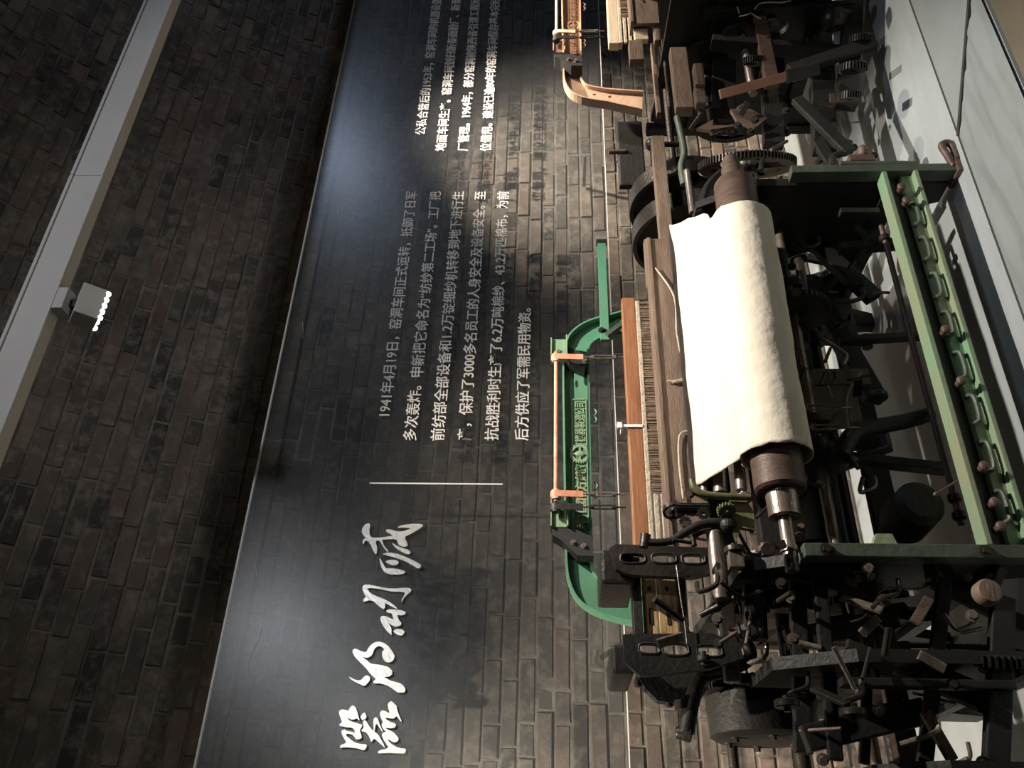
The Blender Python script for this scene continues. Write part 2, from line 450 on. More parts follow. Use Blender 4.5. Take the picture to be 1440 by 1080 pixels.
o = bpy.data.objects.new('floor_sheet', me); COL.objects.link(o); o['kind'] = 'structure'
b = MB(); b.box(X0, X1, 2.226, 2.244, -.002, .006, .002); b.make('trim_1', M['seam'], kind='structure')
b = MB(); b.bar((2.44, 2.225, .012), (2.85, 1.862, .012), .016, .012); b.make('trim_2', M['seam'], kind='structure')

# ------------------------------------------------------------------ white lighting trunk under the vault, with its lamp
trk = empty('lighting_trunking', (2.2, TY, 3.4), 'long white trunking carrying the lights along the brick vault', 'beam')
P1 = at(93, 360, TY); P2 = at(236, 0, TY)
zt = (P1.z + P2.z) / 2
for k, (xa, xb) in enumerate(((-2.4, .29), (.293, 2.50), (2.503, 5.2), (5.203, 10.9))):
    b = MB(); b.box(xa, xb, TY - .03, TY + .03, zt - .045, zt + .085, .003)
    b.box(xa, xb, TY - .038, TY - .03, zt + .080, zt + .094, .002)
    b.box(xa, xb, TY - .038, TY - .03, zt - .050, zt - .042, .002)
    b.make('trunking_section', M['white'], trk)
b = MB()
for xx in (-2.0, 7.2): b.cyl((xx, TY, zt + .03), (xx, TY, 4.95), .006)
b.make('hanger', M['steel'], trk)
LX = at(130, 430, TY + .02).x
def lamp_head(X_, label):
    L0 = (X_, TY + .02, zt - .02)
    t = empty('track_spotlight', L0, label, 'light')
    b = MB(); b.box(X_ - .048, X_ + .048, TY - .035, TY + .045, zt - .090, zt - .046, .003); b.make('adapter', M['white'], t)
    d = Vector((0, .62, -.78)).normalized(); e = Vector((0, .78, .62)).normalized()
    c = Vector((X_, TY + .025, zt - .150))
    b = MB(); b.hexa(c, (.068, 0, 0), e * .050, d * .044, .004); b.make('lamp_housing', M['white'], t)
    b = MB(); b.box(X_ - .016, X_ + .016, TY, TY + .04, zt - .12, zt - .085); b.make('swivel', M['iron2'], t)
    for k in range(5):
        for j in (-1, 1):
            b = MB(); b.sphere(c + Vector((-.056 + k * .028, 0, 0)) + e * .042 * j + d * .047, .0115, (1, 1, 1), 10); b.make('diode', M['led'], t)
    return t
lamp_head(LX, 'small white box spotlight with glowing diodes hung under the white trunking')
for sp in [o for o in S.objects if o.type == 'LIGHT'][:3]:
    sp.location.z = zt - .225; sp.location.y = TY + .07

# ------------------------------------------------------------------ clear text panel with lettering
YP = 3.66
pz1 = at(387, 540, YP).z; pz0 = at(863, 540, YP).z
pan = empty('text_panel', (2.5, YP, pz0), 'large clear panel with white Chinese lettering in front of the brick wall', 'sign')
b = MB(); b.box(-1.3, 8.6, YP, YP + .010, pz0, pz1); b.make('clear_sheet', M['glass'], pan)
b = MB(); b.box(-1.3, 8.6, YP - .002, YP + .012, pz1, pz1 + .009); b.make('top_edge', M['letter'], pan, label='bright polished top edge')
b = MB(); b.box(-1.3, 8.6, YP - .001, YP + .011, pz0 - .004, pz0); b.make('bottom_edge', M['white'], pan)
b = MB()
for xx in (-.6, .9, 2.4, 3.9, 5.4, 6.9):
    for zz in (pz0 + .12,): b.cyl((xx, YP + .010, zz), (xx, YW - .024, zz), .012, n=12)
b.make('standoff', M['steel'], pan)

def text_mesh(name, body, x0, z0, length, size, Y, mt, parent, depth=.003, offs=.006, rot=None, center=False):
    cu = bpy.data.curves.new(name, 'FONT'); cu.body = body; cu.size = 1; cu.offset = offs; cu.extrude = depth / size; cu.resolution_u = 2
    tmp = bpy.data.objects.new('tmp', cu); COL.objects.link(tmp)
    dg = bpy.context.evaluated_depsgraph_get(); dg.update()
    me = bpy.data.meshes.new_from_object(tmp.evaluated_get(dg))
    bpy.data.objects.remove(tmp)
    xs = [v.co.x for v in me.vertices]; ys = [v.co.y for v in me.vertices]
    if not xs: return None
    xa, xb, ya, yb = min(xs), max(xs), min(ys), max(ys)
    sx = length / (xb - xa)
    org = ORG[parent.name]
    for v in me.vertices:
        c = Vector((x0 + (v.co.x - xa) * sx, Y - v.co.z * size, z0 + (v.co.y - .36) * size)); v.co = c - org
    me.materials.clear(); me.materials.append(mt)
    o = bpy.data.objects.new(name, me); COL.objects.link(o); o.parent = parent; ORG[o.name] = org
    return o
lines = [  # text, start (x,y) and end (x,y) of the line's middle in the photo
    ('1941年4月19日，窑洞车间正式运转，抵御了日军', (543, 585), (577, 270)),
    ('多次轰炸。申新把它命名为“纺纱第二工场”。工厂把', (580, 620), (610, 270)),
    ('前纺部全部设备和1.2万锭细纱机转移到地下进行生', (619, 620), (642, 270)),
    ('产，保护了3000多名员工的人身安全及设备安全。至', (655, 620), (674, 270)),
    ('抗战胜利时生产了6.2万吨棉纱、43.2万匹棉布，为前', (694, 620), (706, 270)),
    ('后方供应了军需民用物资。', (733, 620), (739, 434)),
    ('公私合营后的1953年，窑洞车间的机器设备', (592, 190), (614, -2)),
    ('地面车间生产。窑洞车间划归新秦面粉厂、新秦', (621, 213), (641, -2)),
    ('厂管理。1964年，部分窑洞被陕西省引渭工程局', (651, 213), (669, -2)),
    ('位借用。建设已逾80年的窑洞车间保存基本完好', (683, 213), (697, -2))]
for body, a, c in lines:
    A, B = at(*a, YP), at(*c, YP)
    text_mesh('text_line', body, A.x, (A.z + B.z) / 2, B.x - A.x, .076, YP - .002, M['letter'], pan)
A, B = at(520, 680, YP), at(707, 680, YP)
b = MB(); b.box(A.x - .004, A.x + .004, YP - .005, YP - .001, B.z, A.z); b.make('divider_line', M['letter'], pan)
TT = [  # brush title, traced stroke groups: (origin of the 12x view, outline)
 ((470, 970), [(75,370),(110,335),(170,330),(240,360),(265,300),(310,262),(350,285),(385,350),(405,440),(430,520),(410,510),(385,480),(330,505),(275,500),(220,465),(250,520),(350,550),(420,575),(480,590),(440,665),(435,700),(465,780),(455,825),(400,840),(360,830),(330,780),(260,745),(200,740),(205,775),(290,850),(350,890),(440,915),(530,915),(555,950),(530,1000),(490,1025),(400,990),(280,975),(180,970),(95,985),(100,935),(180,905),(205,885),(150,800),(115,710),(130,675),(165,680),(175,650),(190,690),(300,705),(355,730),(330,660),(280,635),(200,635),(80,605),(95,570),(135,550),(110,480),(80,410)]),
 ((470, 970), [(440,460),(480,395),(515,380),(530,415),(550,445),(530,490),(480,515),(455,490)]),
 ((470, 970), [(490,520),(520,510),(560,560),(600,630),(665,690),(740,755),(780,820),(830,910),(865,985),(850,975),(760,895),(675,820),(650,850),(620,885),(605,830),(580,770),(530,715),(445,695),(490,650),(500,620),(485,580)]),
 ((470, 970), [(665,690),(658,540),(670,480),(705,460),(735,485),(760,570),(800,650),(825,720),(800,700),(750,620),(715,565),(690,620),(680,700)]),
 ((470, 970), [(905,230),(950,188),(990,205),(1020,250),(1055,260),(1060,330),(1095,430),(1135,520),(1137,550),(1085,490),(1040,435),(1020,475),(970,490),(860,465),(880,500),(960,550),(1030,565),(1045,600),(1020,640),(960,650),(850,640),(900,670),(980,700),(1040,760),(1090,820),(1080,860),(1030,890),(990,880),(890,825),(930,880),(1000,940),(1100,985),(1190,990),(1215,1020),(1190,1075),(1100,1070),(900,1060),(740,1075),(735,1045),(780,1015),(860,1000),(920,970),(880,920),(820,820),(800,760),(820,720),(880,710),(830,670),(800,620),(805,570),(825,545),(790,480),(765,400),(785,360),(825,345),(880,370),(940,400),(905,290)]),
 ((480, 890), [(185,300),(215,268),(260,268),(330,310),(420,330),(450,260),(520,180),(600,145),(690,155),(770,200),(840,280),(900,380),(895,430),(850,490),(780,500),(720,470),(680,370),(700,290),(735,290),(690,240),(640,220),(580,245),(545,290),(520,380),(440,425),(350,400),(420,450),(490,520),(600,530),(720,550),(820,590),(865,650),(850,710),(790,745),(710,735),(820,805),(930,830),(1020,860),(1075,930),(1080,980),(1050,1010),(940,1005),(860,940),(780,890),(680,855),(540,850),(535,820),(590,775),(540,740),(480,680),(430,610),(350,530),(290,470),(240,420),(200,360)]),
 ((480, 890), [(110,730),(190,770),(260,800),(330,800),(380,740),(430,710),(480,740),(490,790),(440,850),(390,900),(350,885),(280,850),(200,810)]),
 ((500, 810), [(110,200),(130,160),(180,140),(300,160),(450,190),(620,215),(740,205),(860,195),(930,210),(945,250),(900,290),(850,330),(800,400),(770,455),(785,380),(825,320),(830,275),(740,265),(600,262),(480,235),(330,205),(200,200),(215,250),(280,310),(370,345),(460,380),(560,430),(650,490),(710,550),(690,555),(600,510),(480,450),(505,510),(480,565),(440,545),(360,480),(290,415),(210,410),(145,440),(125,420),(135,385),(180,350),(140,290)]),
 ((500, 810), [(515,590),(540,565),(640,560),(760,575),(840,600),(850,630),(800,665),(720,660),(700,650),(730,740),(775,790),(760,830),(680,865),(600,820),(540,775),(580,830),(610,900),(600,960),(615,995),(580,980),(520,920),(460,840),(425,760),(415,700),(450,670),(520,680),(590,715),(650,740),(620,680),(610,625),(540,620)]),
 ((500, 810), [(630,930),(680,895),(760,895),(820,920),(825,970),(780,1005),(720,1000),(660,960)]),
 ((500, 730), [(95,210),(130,120),(170,80),(240,65),(245,120),(230,200),(250,290),(300,315),(420,310),(560,290),(640,280),(510,210),(515,175),(580,170),(700,210),(800,205),(960,150),(800,140),(700,150),(740,110),(880,85),(1060,75),(1150,95),(1100,150),(1000,210),(900,265),(820,300),(880,420),(870,460),(800,470),(720,430),(700,350),(640,335),(480,345),(440,350),(480,450),(560,540),(540,560),(470,480),(410,360),(330,370),(370,490),(350,610),(300,540),(240,400),(190,360),(150,370),(140,430),(115,400),(130,340),(180,320),(130,270)]),
 ((500, 730), [(600,385),(680,440),(800,490),(900,520),(940,570),(880,600),(780,555),(680,490)]),
 ((500, 730), [(430,590),(560,560),(700,580),(850,640),(980,700),(1125,780),(1060,845),(980,790),(860,720),(700,660),(560,620)]),
 ((500, 730), [(400,640),(440,700),(500,820),(540,830),(660,830),(860,880),(780,940),(530,930),(450,850),(410,740)]),
 ((500, 730), [(500,710),(600,680),(720,700),(730,750),(640,790),(520,740)])]
def smooth_loop(pts):
    n = len(pts); out = []
    for i in range(n):
        a, b_ = Vector(pts[i]), Vector(pts[(i + 1) % n]); out += [a * .75 + b_ * .25, a * .25 + b_ * .75]
    return out
for i, (og, ol) in enumerate(TT):
    pts = [at(og[0] + q.x / 12, og[1] + q.y / 12, YP - .022) for q in smooth_loop(ol)]
    b = MB(); b.poly(pts, (0, .020, 0)); b.make('title_stroke', M['titlem'], pan)
b = MB()
for sc in ([(330, 992), (322, 1010), (316, 1040)], [(368, 880), (364, 900), (350, 930), (348, 980)], [(357, 790), (360, 800), (361, 810)], [(425, 452), (426, 462), (426, 476)]):
    b.tube([at(x, y, YP - .0015) for x, y in sc], .0007, n=5)
b.make('scratch', M['letter'], pan)

# ------------------------------------------------------------------ the loom
def build_loom():
    O = Vector((1.6, 2.8, 0))
    T = empty('power_loom', O, 'green arched power loom carrying the white cloth roll, nearest in the photo', 'loom', 'power looms along the brick wall')
    def mk(b, n, mt, parent=None, **k): return b.make(n, M[mt], parent or T, **k)
    YF = 2.30
    xl = at(1300, 775, YF).x; xr = at(1250, 237, YF).x
    # --- front posts with their feet
    b = MB(); b.box(xl - .02, xl + .02, YF - .006, YF + .05, .012, .80, .003)
    pl = mk(b, 'front_post', 'gdark')
    b = MB(); b.bolt((xl, YF - .006, .74), (0, -1, 0)); b.bolt((xl, YF - .006, .30), (0, -1, 0)); mk(b, 'bolt', 'iron2', pl)
    b = MB(); b.poly([Vector((xl + .02, YF + .01, .60)), Vector((xl + .02, YF + .01, .53)), Vector((xl + .055, YF + .01, .54)), Vector((xl + .055, YF + .01, .585))], (0, .03, 0)); mk(b, 'lug', 'gpale', pl)
    b = MB(); b.box(xr - .018, xr + .018, YF - .006, YF + .05, .012, .62, .003)
    pr = mk(b, 'front_post', 'gdark')
    for xx in (xl, xr):
        b = MB(); b.box(xx - .03, xx + .045, YF - .02, YF + .08, .0, .018, .004)
        f0 = at(1318, 222, YF); b.tube([(xx + .01, YF, .02), (xx + .05, YF - .01, .035), (xx + .105, YF - .01, .045), (xx + .12, YF - .01, .022), (xx + .10, YF - .01, .006), (xx + .03, YF - .01, .006)], .014, n=10)
        mk(b, 'foot', 'rust')
    # rear posts
    for xx in (xl, xr):
        b = MB(); b.box(xx - .025, xx + .025, 3.28, 3.34, 0, 1.0, .004); mk(b, 'rear_post', 'iron')
    # --- bottom front rail: a channel casting with slots and hooks
    za, zb = at(1312, 500, YF).z, at(1366, 500, YF).z     # top and bottom of the channel
    b = MB()
    b.box(xl + .02, xr - .018, YF - .005, YF + .055, za - .018, za, .003)
    mk(b, 'rail_top_flange', 'gpale')
    b = MB(); b.box(xl + .02, xr - .018, YF + .045, YF + .053, zb, za - .018); rail = mk(b, 'rail_web', 'gdark')
    b = MB(); b.box(xl + .02, xr - .018, YF - .010, YF + .055, zb - .010, zb + .006, .003); b.box(xl + .02, xr - .018, YF + .020, YF + .053, zb + .006, zb + .045, .003)
    mk(b, 'rail_bottom_flange', 'gpale')
    n = 8
    for i in range(n):
        xx = xr - .22 - i * (xr - xl - .36) / (n - 1)
        b = MB(); b.tube([(xx + .05, YF + .02, zb + .052), (xx + .045, YF + .005, zb + .030), (xx - .03, YF + .004, zb + .030), (xx - .045, YF + .01, zb + .040), (xx - .05, YF + .02, zb + .055)], .0075, n=8); mk(b, 'slot_rib', 'gdark')
    for px_, py_ in ((1268, 262), (1275, 281), (1330, 463), (1352, 535), (1384, 655), (1399, 706), (1408, 740)):
        c = at(px_, py_, YF - .02)
        b = MB(); b.cyl(c + Vector((0, .04, 0)), c, .011, n=12, bev=.003); b.sphere(c, .016, (1, .7, 1), 10); mk(b, 'hook_pin', 'rust')
    # --- thin rusty rod with collars above the rail
    ra, rb = at(1243, 318, YF + .12), at(1352, 738, YF + .12)
    b = MB(); b.cyl((rb.x, YF + .12, rb.z), (ra.x, YF + .12, rb.z), .010, n=12); rod = mk(b, 'treadle_rod', 'rust')
    for py_ in (335, 700, 725):
        xx = at(1300, py_, YF + .12).x; b = MB(); b.cyl((xx - .012, YF + .12, rb.z), (xx + .012, YF + .12, rb.z), .020, n=14, bev=.003); mk(b, 'collar', 'iron2', rod)
    # --- cloth roller
    ya, zr = 2.35, .826
    b = MB(); b.lathe((1.05, ya, zr), (1, 0, 0), [(0, .070), (.008, .078), (1.27, .078), (1.285, .070)], 40); mk(b, 'cloth_roller', 'rust')
    b = MB(); b.lathe((.965, ya, zr), (1, 0, 0), [(0, .030), (.004, .046), (.084, .048)], 30); mk(b, 'roller_collar', 'steel')
    b = MB(); b.cyl((.80, ya, zr), (.966, ya, zr), .021, n=22, bev=.002); b.cyl((.86, ya, zr), (.875, ya, zr), .026, n=22); mk(b, 'roller_shaft', 'steel')
    b = MB(); b.lathe((2.335, ya, zr), (1, 0, 0), [(0, .042), (.07, .042), (.10, .030), (.13, .030)], 26); mk(b, 'roller_neck', 'rust')
    # smaller rods behind the roller, seen left of the cloth
    for (x1, y1, x2, y2, Y_, r_, mt) in ((984, 640, 992, 693, 2.64, .014, 'steel'), (1036, 640, 1043, 690, 2.50, .018, 'steel'), (1008, 640, 1013, 694, 2.60, .024, 'steel')):
        A, B = at(x1, y1, Y_), at(x2, y2, Y_)
        b = MB(); b.cyl((B.x, Y_, (A.z + B.z) / 2), (1.24, Y_, (A.z + B.z) / 2 - .004), r_, n=18, bev=.002); mk(b, 'guide_rod', mt)
    # --- breast board
    yb_ = 2.74
    zt_, zb_ = at(930, 600, yb_).z, at(966, 600, yb_).z
    x_r = at(930, 336, yb_).x; x_l = at(950, 772, yb_).x
    b = MB(); b.box(x_l, x_r, yb_, yb_ + .02, zb_ - .05, zt_ - .012, .002); mk(b, 'breast_board', 'board')
    b = MB(); b.box(x_l, x_r, yb_ - .012, yb_ + .075, zt_ - .012, zt_ + .006, .004); mk(b, 'breast_board_cap', 'board')
    zc_ = at(984, 500, 2.70).z
    b = MB(); b.box(x_l + .2, x_r, 2.70, 2.74, zc_ - .06, zb_ + .004, .008); mk(b, 'lower_board', 'iron2')
    def px(b_, pts, Y_, r_, nn=8): return b_.tube([at(x, y, Y_) for x, y in pts], r_, n=nn)
    b = MB(); px(b, [(922, 377), (948, 417), (952, 470), (963, 525), (956, 534), (938, 536)], yb_ - .012, .0040); px(b, [(945, 538), (963, 537), (966, 560), (970, 606)], yb_ - .012, .0040)
    mk(b, 'wire_handle', 'cord')
    b = MB(); px(b, [(971, 606), (956, 612), (955, 650), (961, 702)], yb_ - .012, .0040); mk(b, 'wire_handle', 'cord')
    # --- reed: cap rail, batten and the fine wires
    yr = 2.93
    z1, z2 = at(879, 540, yr).z, at(899, 540, yr).z
    x_r2 = at(885, 424, yr).x; x_l2 = at(900, 775, yr).x
    b = MB(); b.box(x_l2, x_r2, yr - .03, yr + .02, z2, z1, .006); mk(b, 'reed_cap', 'wood')
    z3 = at(905, 540, yr).z; z4 = at(935, 540, yr).z
    b = MB(); b.box(x_l2, x_r2 - .02, yr - .034, yr + .012, z3, z2, .003); mk(b, 'reed_batten', 'cord')
    b = MB()
    nn = 260
    for i in range(nn):
        xx = x_l2 + .22 + (x_r2 - x_l2 - .25) * i / (nn - 1) + R.uniform(-.0012, .0012)
        if R.random() < .06: continue
        b.hexa((xx, yr - .028 + R.uniform(-.005, .004), (z3 + z4) / 2), (.0013, 0, 0), (0, .004, 0), (R.uniform(-.002, .002), 0, (z3 - z4) / 2))
    mk(b, 'reed_wires', 'reed', kind='stuff')
    for i in range(3):
        zz = z4 + (z3 - z4) * (.10 + i * .31)
        b = MB(); b.box(x_l2, x_l2 + .215, yr - .034, yr - .02, zz, zz + (z3 - z4) * .2, .002); mk(b, 'reed_slat', 'cord')
    b = MB(); b.box(x_l2, x_r2, yr + .02, yr + .05, z4 - .02, z4 + .01); mk(b, 'reed_seat', 'iron2')
    for py_ in (425, 508, 694, 712):
        c = at(900, py_, yr - .02); b = MB(); b.box(c.x - .012, c.x + .012, yr - .022, yr + .02, c.z - .016, c.z + .012, .003); mk(b, 'reed_clip', 'iron')
    # --- the green arch
    ya_ = 3.15
    out_px = [(960, 905), (899, 883), (888, 878), (866, 873), (834, 862), (812, 845), (801, 823), (797, 801), (795.5, 761), (793.5, 640), (792, 505), (797, 485), (803, 474), (816, 463), (836, 454), (870, 445), (905, 432)]
    in_px = [(960, 845), (892, 835), (874, 831), (856, 826), (841, 818), (833, 803), (830.5, 785), (832, 762), (831, 745), (829, 640), (827, 515), (826, 500), (829, 488), (838, 480), (850, 476), (872, 472), (905, 465)]
    out_ = catmull([at(x, y, ya_) for x, y in out_px], 3); inn = catmull([at(x, y, ya_) for x, y in in_px], 3)
    holes = []
    for hx, hy, a_, c_ in ((860, 841, .011, .008), (892, 849, .010, .010), (811, 540, .007, .020), (814, 738, .008, .020)):
        c = at(hx, hy, ya_); holes.append([c + Vector((math.cos(-t * PI / 6) * c_, 0, math.sin(-t * PI / 6) * a_)) for t in range(12)])
    b = MB(); b.poly(out_ + list(reversed(inn)), (0, .014, 0), holes); arch = mk(b, 'arch', 'green')
    b = MB(); b.strap([q + Vector((0, -.010, 0)) for q in out_], (0, .028, 0), .008, False); mk(b, 'arch_outer_flange', 'green', arch)
    b = MB(); b.strap([q + Vector((0, -.004, 0)) for q in inn], (0, .020, 0), .009, False); mk(b, 'arch_inner_flange', 'green', arch)
    # raised lettering, the toothed emblem and the frame around them
    zl = at(815, 620, ya_).z
    tl, th_ = [], .042
    Xa, Xg0, Xg1, Xb = at(815, 745, ya_).x, at(815, 652, ya_).x, at(815, 626, ya_).x, at(815, 566, ya_).x
    text_mesh('cast_lettering', '中國紡織', Xa, zl - .003, Xg0 - Xa - .012, th_ * 1.15, ya_ - .004, M['gpale'], T, depth=.004, offs=.02)
    text_mesh('cast_lettering', '機器製造公司', Xg1 + .012, zl - .003, Xb - Xg1 - .012, th_ * 1.15, ya_ - .004, M['gpale'], T, depth=.004, offs=.02)
    gc = Vector(((Xg0 + Xg1) / 2, ya_ - .010, zl))
    b = MB(); b.gear(gc, (0, 1, 0), .047, 26, .010, hole=.030, tooth=.007)
    b.bar(gc + Vector((-.030, .005, 0)), gc + Vector((.030, .005, 0)), .006, .009); b.bar(gc + Vector((0, .005, -.03)), gc + Vector((0, .005, .03)), .006, .006)
    b.sphere(gc + Vector((0, .004, 0)), .013, (1.1, .5, 1.6), 10); mk(b, 'gear_emblem', 'gpale')
    b = MB(); zf = .030
    for zz in (zl - zf, zl + zf): b.box(Xa, Xb + .015, ya_ - .006, ya_ + .001, zz - .0025, zz + .0025)
    b.box(Xb + .011, Xb + .016, ya_ - .006, ya_ + .001, zl - zf, zl + zf); mk(b, 'lettering_frame', 'gpale')
    for (qx, qy) in ((837, 585), (838, 689)):
        c = at(qx, qy, ya_ - .005)
        pts = []
        for k in range(15):
            t = k / 14
            pts.append(c + Vector(((t - .5) * .072, 0, -.012 * abs(math.sin(t * 2 * PI)) + .006)))
        b = MB(); b.tube(pts, .0042, n=8); mk(b, 'scroll_casting', 'green')
    # brackets that carry the top rod
    yt = 3.02
    A, B = at(780, 512, yt), at(784, 690, yt)
    zrod = (A.z + B.z) / 2
    b = MB(); b.cyl((at(780, 705, yt).x, yt, zrod), (at(780, 495, yt).x, yt, zrod), .009, n=14); mk(b, 'heald_rod', 'leather')
    for (ya0, ya1, x0_, x1_) in ((478, 502, 776, 796), (704, 742, 776, 797)):
        p0, p1 = at(x0_, ya0, 3.06), at(x1_, ya1, 3.06)
        b = MB(); b.box(p1.x, p0.x, 3.055, 3.11, p1.z, p0.z, .003); mk(b, 'top_bracket', 'gpale')
        b = MB(); b.box(p1.x, p0.x, 3.04, 3.12, p0.z, p0.z + .005); b.box(p1.x, p0.x + .012, 3.035, 3.12, p1.z - .006, p1.z, .001); mk(b, 'bracket_plate', 'gpale')
    for (pts, nm) in (([(776, 740), (800, 740), (833, 755), (835, 782), (812, 781), (800, 770), (790, 760), (777, 752)], 'clamp'),
                      ([(797, 486), (826, 500), (822, 516), (800, 507), (794, 498)], 'clamp')):
        b = MB(); b.poly([at(x, y, 3.06) for x, y in pts], (0, .08, 0)); c1 = mk(b, nm, 'black')
    for (xx, yy) in ((806, 763), (821, 768), (786, 495), (823, 508)):
        b = MB(); b.bolt(at(xx, yy, 3.06), (0, -1, 0), .008, .010); mk(b, 'clamp_bolt', 'steel')
    # leather straps, clips and turnbuckles down to the healds
    for (yy, side, mt1, mt2, dx) in ((504, 1, 'leather', 'steel', 0), (696, 1, 'leather', 'steel', 0), (714, 0, 'iron', 'iron', 0)):  # last set hangs in shade; its darkness is put in as black iron
        X_ = at(780, yy, yt).x
        zlow = at(820, yy, yt).z
        b = MB(); b.strap([(X_, yt - .010, zlow), (X_, yt - .016, zrod - .01), (X_, yt - .012, zrod + .012), (X_, yt + .002, zrod + .02), (X_, yt + .014, zrod + .008), (X_, yt + .012, zrod - .02)], (.013, 0, 0), .005)
        mk(b, 'leather_strap', mt1)
        b = MB(); b.cyl((X_ - .019, yt, zrod), (X_ - .011, yt, zrod), .018, n=16); b.cyl((X_ + .011, yt, zrod), (X_ + .019, yt, zrod), .020, n=16, bev=.003); mk(b, 'strap_collar', 'cord' if side else 'iron')
        z5 = at(834, yy, yt).z; z6 = at(862, yy + 2, yt).z; z7 = at(880, yy + 4, yt).z
        b = MB(); b.cyl((X_, yt - .01, zlow + .01), (X_, yt - .01, z5), .003, n=6); b.bar((X_ - .007, yt - .01, z5), (X_ - .007, yt - .01, z6), .004, .008, up=(0, 1, 0)); b.bar((X_ + .007, yt - .01, z5), (X_ + .007, yt - .01, z6), .004, .008, up=(0, 1, 0))
        b.cyl((X_, yt - .01, z5 - .004), (X_, yt - .01, z5 + .012), .009, n=10); b.cyl((X_, yt - .01, z6 - .012), (X_, yt - .01, z6 + .004), .010, n=10); b.cyl((X_, yt - .01, z7), (X_, yt - .01, z6), .0035, n=6)
        mk(b, 'turnbuckle', mt2 if side else 'iron')
    # green flat bar reaching right from the arch shoulder
    A, B = at(850, 342, 3.12), at(846, 480, 3.12)
    b = MB(); b.box(B.x, A.x, 3.105, 3.125, (A.z + B.z) / 2 - .020, (A.z + B.z) / 2 + .020, .002); gb = mk(b, 'side_bar', 'green')
    b = MB(); b.box(A.x - .012, A.x + .01, 3.10, 3.13, (A.z + B.z) / 2 - .026, (A.z + B.z) / 2 + .026, .002); b.bolt((B.x + .05, 3.105, B.z), (0, -1, 0), .010); mk(b, 'bar_end', 'iron', gb)
    b = MB(); b.bar(at(853, 472, 3.10), at(880, 452, 3.10), .03, .02); mk(b, 'shoulder_arm', 'gdark')
    # --- left end: two cast box sides with oval holes, wooden slats between
    def oval(c, a_, b2, ax1, ax2, n_=24): 
        sg = lambda v: math.copysign(abs(v) ** .62, v)
        return [c + ax1 * sg(math.cos(-t * 2 * PI / n_)) * a_ + ax2 * sg(math.sin(-t * 2 * PI / n_)) * b2 for t in range(n_)]
    for (pts, ovs, Y_, nm) in (
        ([(857, 771), (866, 765), (998, 770), (1000, 806), (975, 812), (900, 809), (880, 806), (866, 800), (862, 785)], [(890, 785, .040, .017), (934, 785, .040, .017), (975, 786, .038, .017)], 2.62, 'shuttle_box_side'),
        ([(876, 892), (1000, 890), (1040, 905), (1046, 925), (1000, 940), (935, 948), (900, 950), (878, 930)], [(913, 912, .032, .016), (950, 913, .040, .019), (998, 915, .038, .018)], 2.62, 'shuttle_box_side')):
        o3 = [at(x, y, Y_) for x, y in pts]
        hs = [oval(at(x, y, Y_), a_ * 1.0, c_, Vector((0, 0, 1)), Vector((1, 0, 0))) for x, y, a_, c_ in ovs]
        b = MB(); b.poly(o3, (0, .030, 0), hs); s1 = mk(b, nm, 'iron2' if pts[0][1] < 800 else 'iron')
        b = MB()
        for h in hs: b.tube(h + [h[0]], .004, n=6)
        mk(b, 'hole_rim', 'iron', s1)
    b = MB(); b.box(at(860, 820, 2.66).x, at(845, 772, 2.66).x, 2.66, 2.95, at(892, 800, 2.66).z, at(845, 800, 2.66).z, .012); mk(b, 'box_cover', 'iron2')
    b = MB(); b.box(at(880, 947, 2.66).x, at(870, 906, 2.66).x, 2.66, 2.95, at(892, 930, 2.66).z, at(860, 930, 2.66).z, .012); mk(b, 'box_cover', 'iron')
    for (x0_, x1_) in ((901, 922), (922, 951)):
        p0, p1 = at(x0_, 806, 2.72), at(x1_ - 1.0, 892, 2.72); p2 = at(x0_ + 6, 892, 2.72)
        b = MB(); b.box(p1.x, p0.x, 2.72, 2.745, at(x1_ + 2, 850, 2.72).z, at(x0_ + 3.5, 850, 2.72).z, .003); sl = mk(b, 'wooden_slat', 'wood2')
        cz = (at(x1_ + 2, 850, 2.72).z + at(x0_ + 3.5, 850, 2.72).z) / 2
        b = MB(); b.box(p1.x + .03, p1.x + .085, 2.7175, 2.721, cz - .006, cz + .006); b.sphere((p1.x + .15, 2.72, cz), .007, (1.3, .3, 1), 8); mk(b, 'slot', 'black', sl)
    for (xa, xb, mt_) in ((889, 901, 'iron'), (951, 964, 'iron2')):
        b = MB(); b.box(p1.x - .02, p0.x + .05, 2.70, 2.76, at(xb + 1, 850, 2.72).z, at(xa, 850, 2.72).z, .003); mk(b, 'box_rail', mt_)
    b = MB(); px(b, [(951, 795), (957, 840), (962, 870), (966, 905)], 2.60, .0022, 6); mk(b, 'tension_wire', 'steel')
    # bright tube at the left end
    A, B = at(1003, 748, 2.50), at(1015, 835, 2.50)
    b = MB(); b.cyl((B.x - .02, 2.50, (A.z + B.z) / 2), (A.x, 2.50, (A.z + B.z) / 2), .026, n=26, bev=.003); mk(b, 'end_tube', 'steel')
    # curved black levers
    b = MB(); b.tube([at(x, y, 2.48) for x, y in ((906, 762), (925, 763), (945, 760), (965, 748), (985, 738), (1005, 735), (1022, 736))], .012, n=10, taper=.016); b.sphere(at(1024, 738, 2.47), .026); lv = mk(b, 'picking_lever', 'iron')
    b = MB(); b.cyl(at(905, 770, 2.48), at(908, 752, 2.48), .013, .017, n=16); mk(b, 'lever_knob', 'iron2', lv)
    b = MB(); b.tube([at(x, y, 2.52) for x, y in ((1000, 745), (985, 748), (975, 756), (976, 768))], .010, n=8); mk(b, 'small_lever', 'iron2')
    b = MB(); b.tube([at(x, y, 2.44) for x, y in ((973, 674), (977, 686), (992, 695), (1020, 698), (1055, 699))], .011, n=10); mk(b, 'bent_pipe', 'olive')
    # hand wheel and ratchets near the cloth's left end
    c = at(948, 718, 2.55)
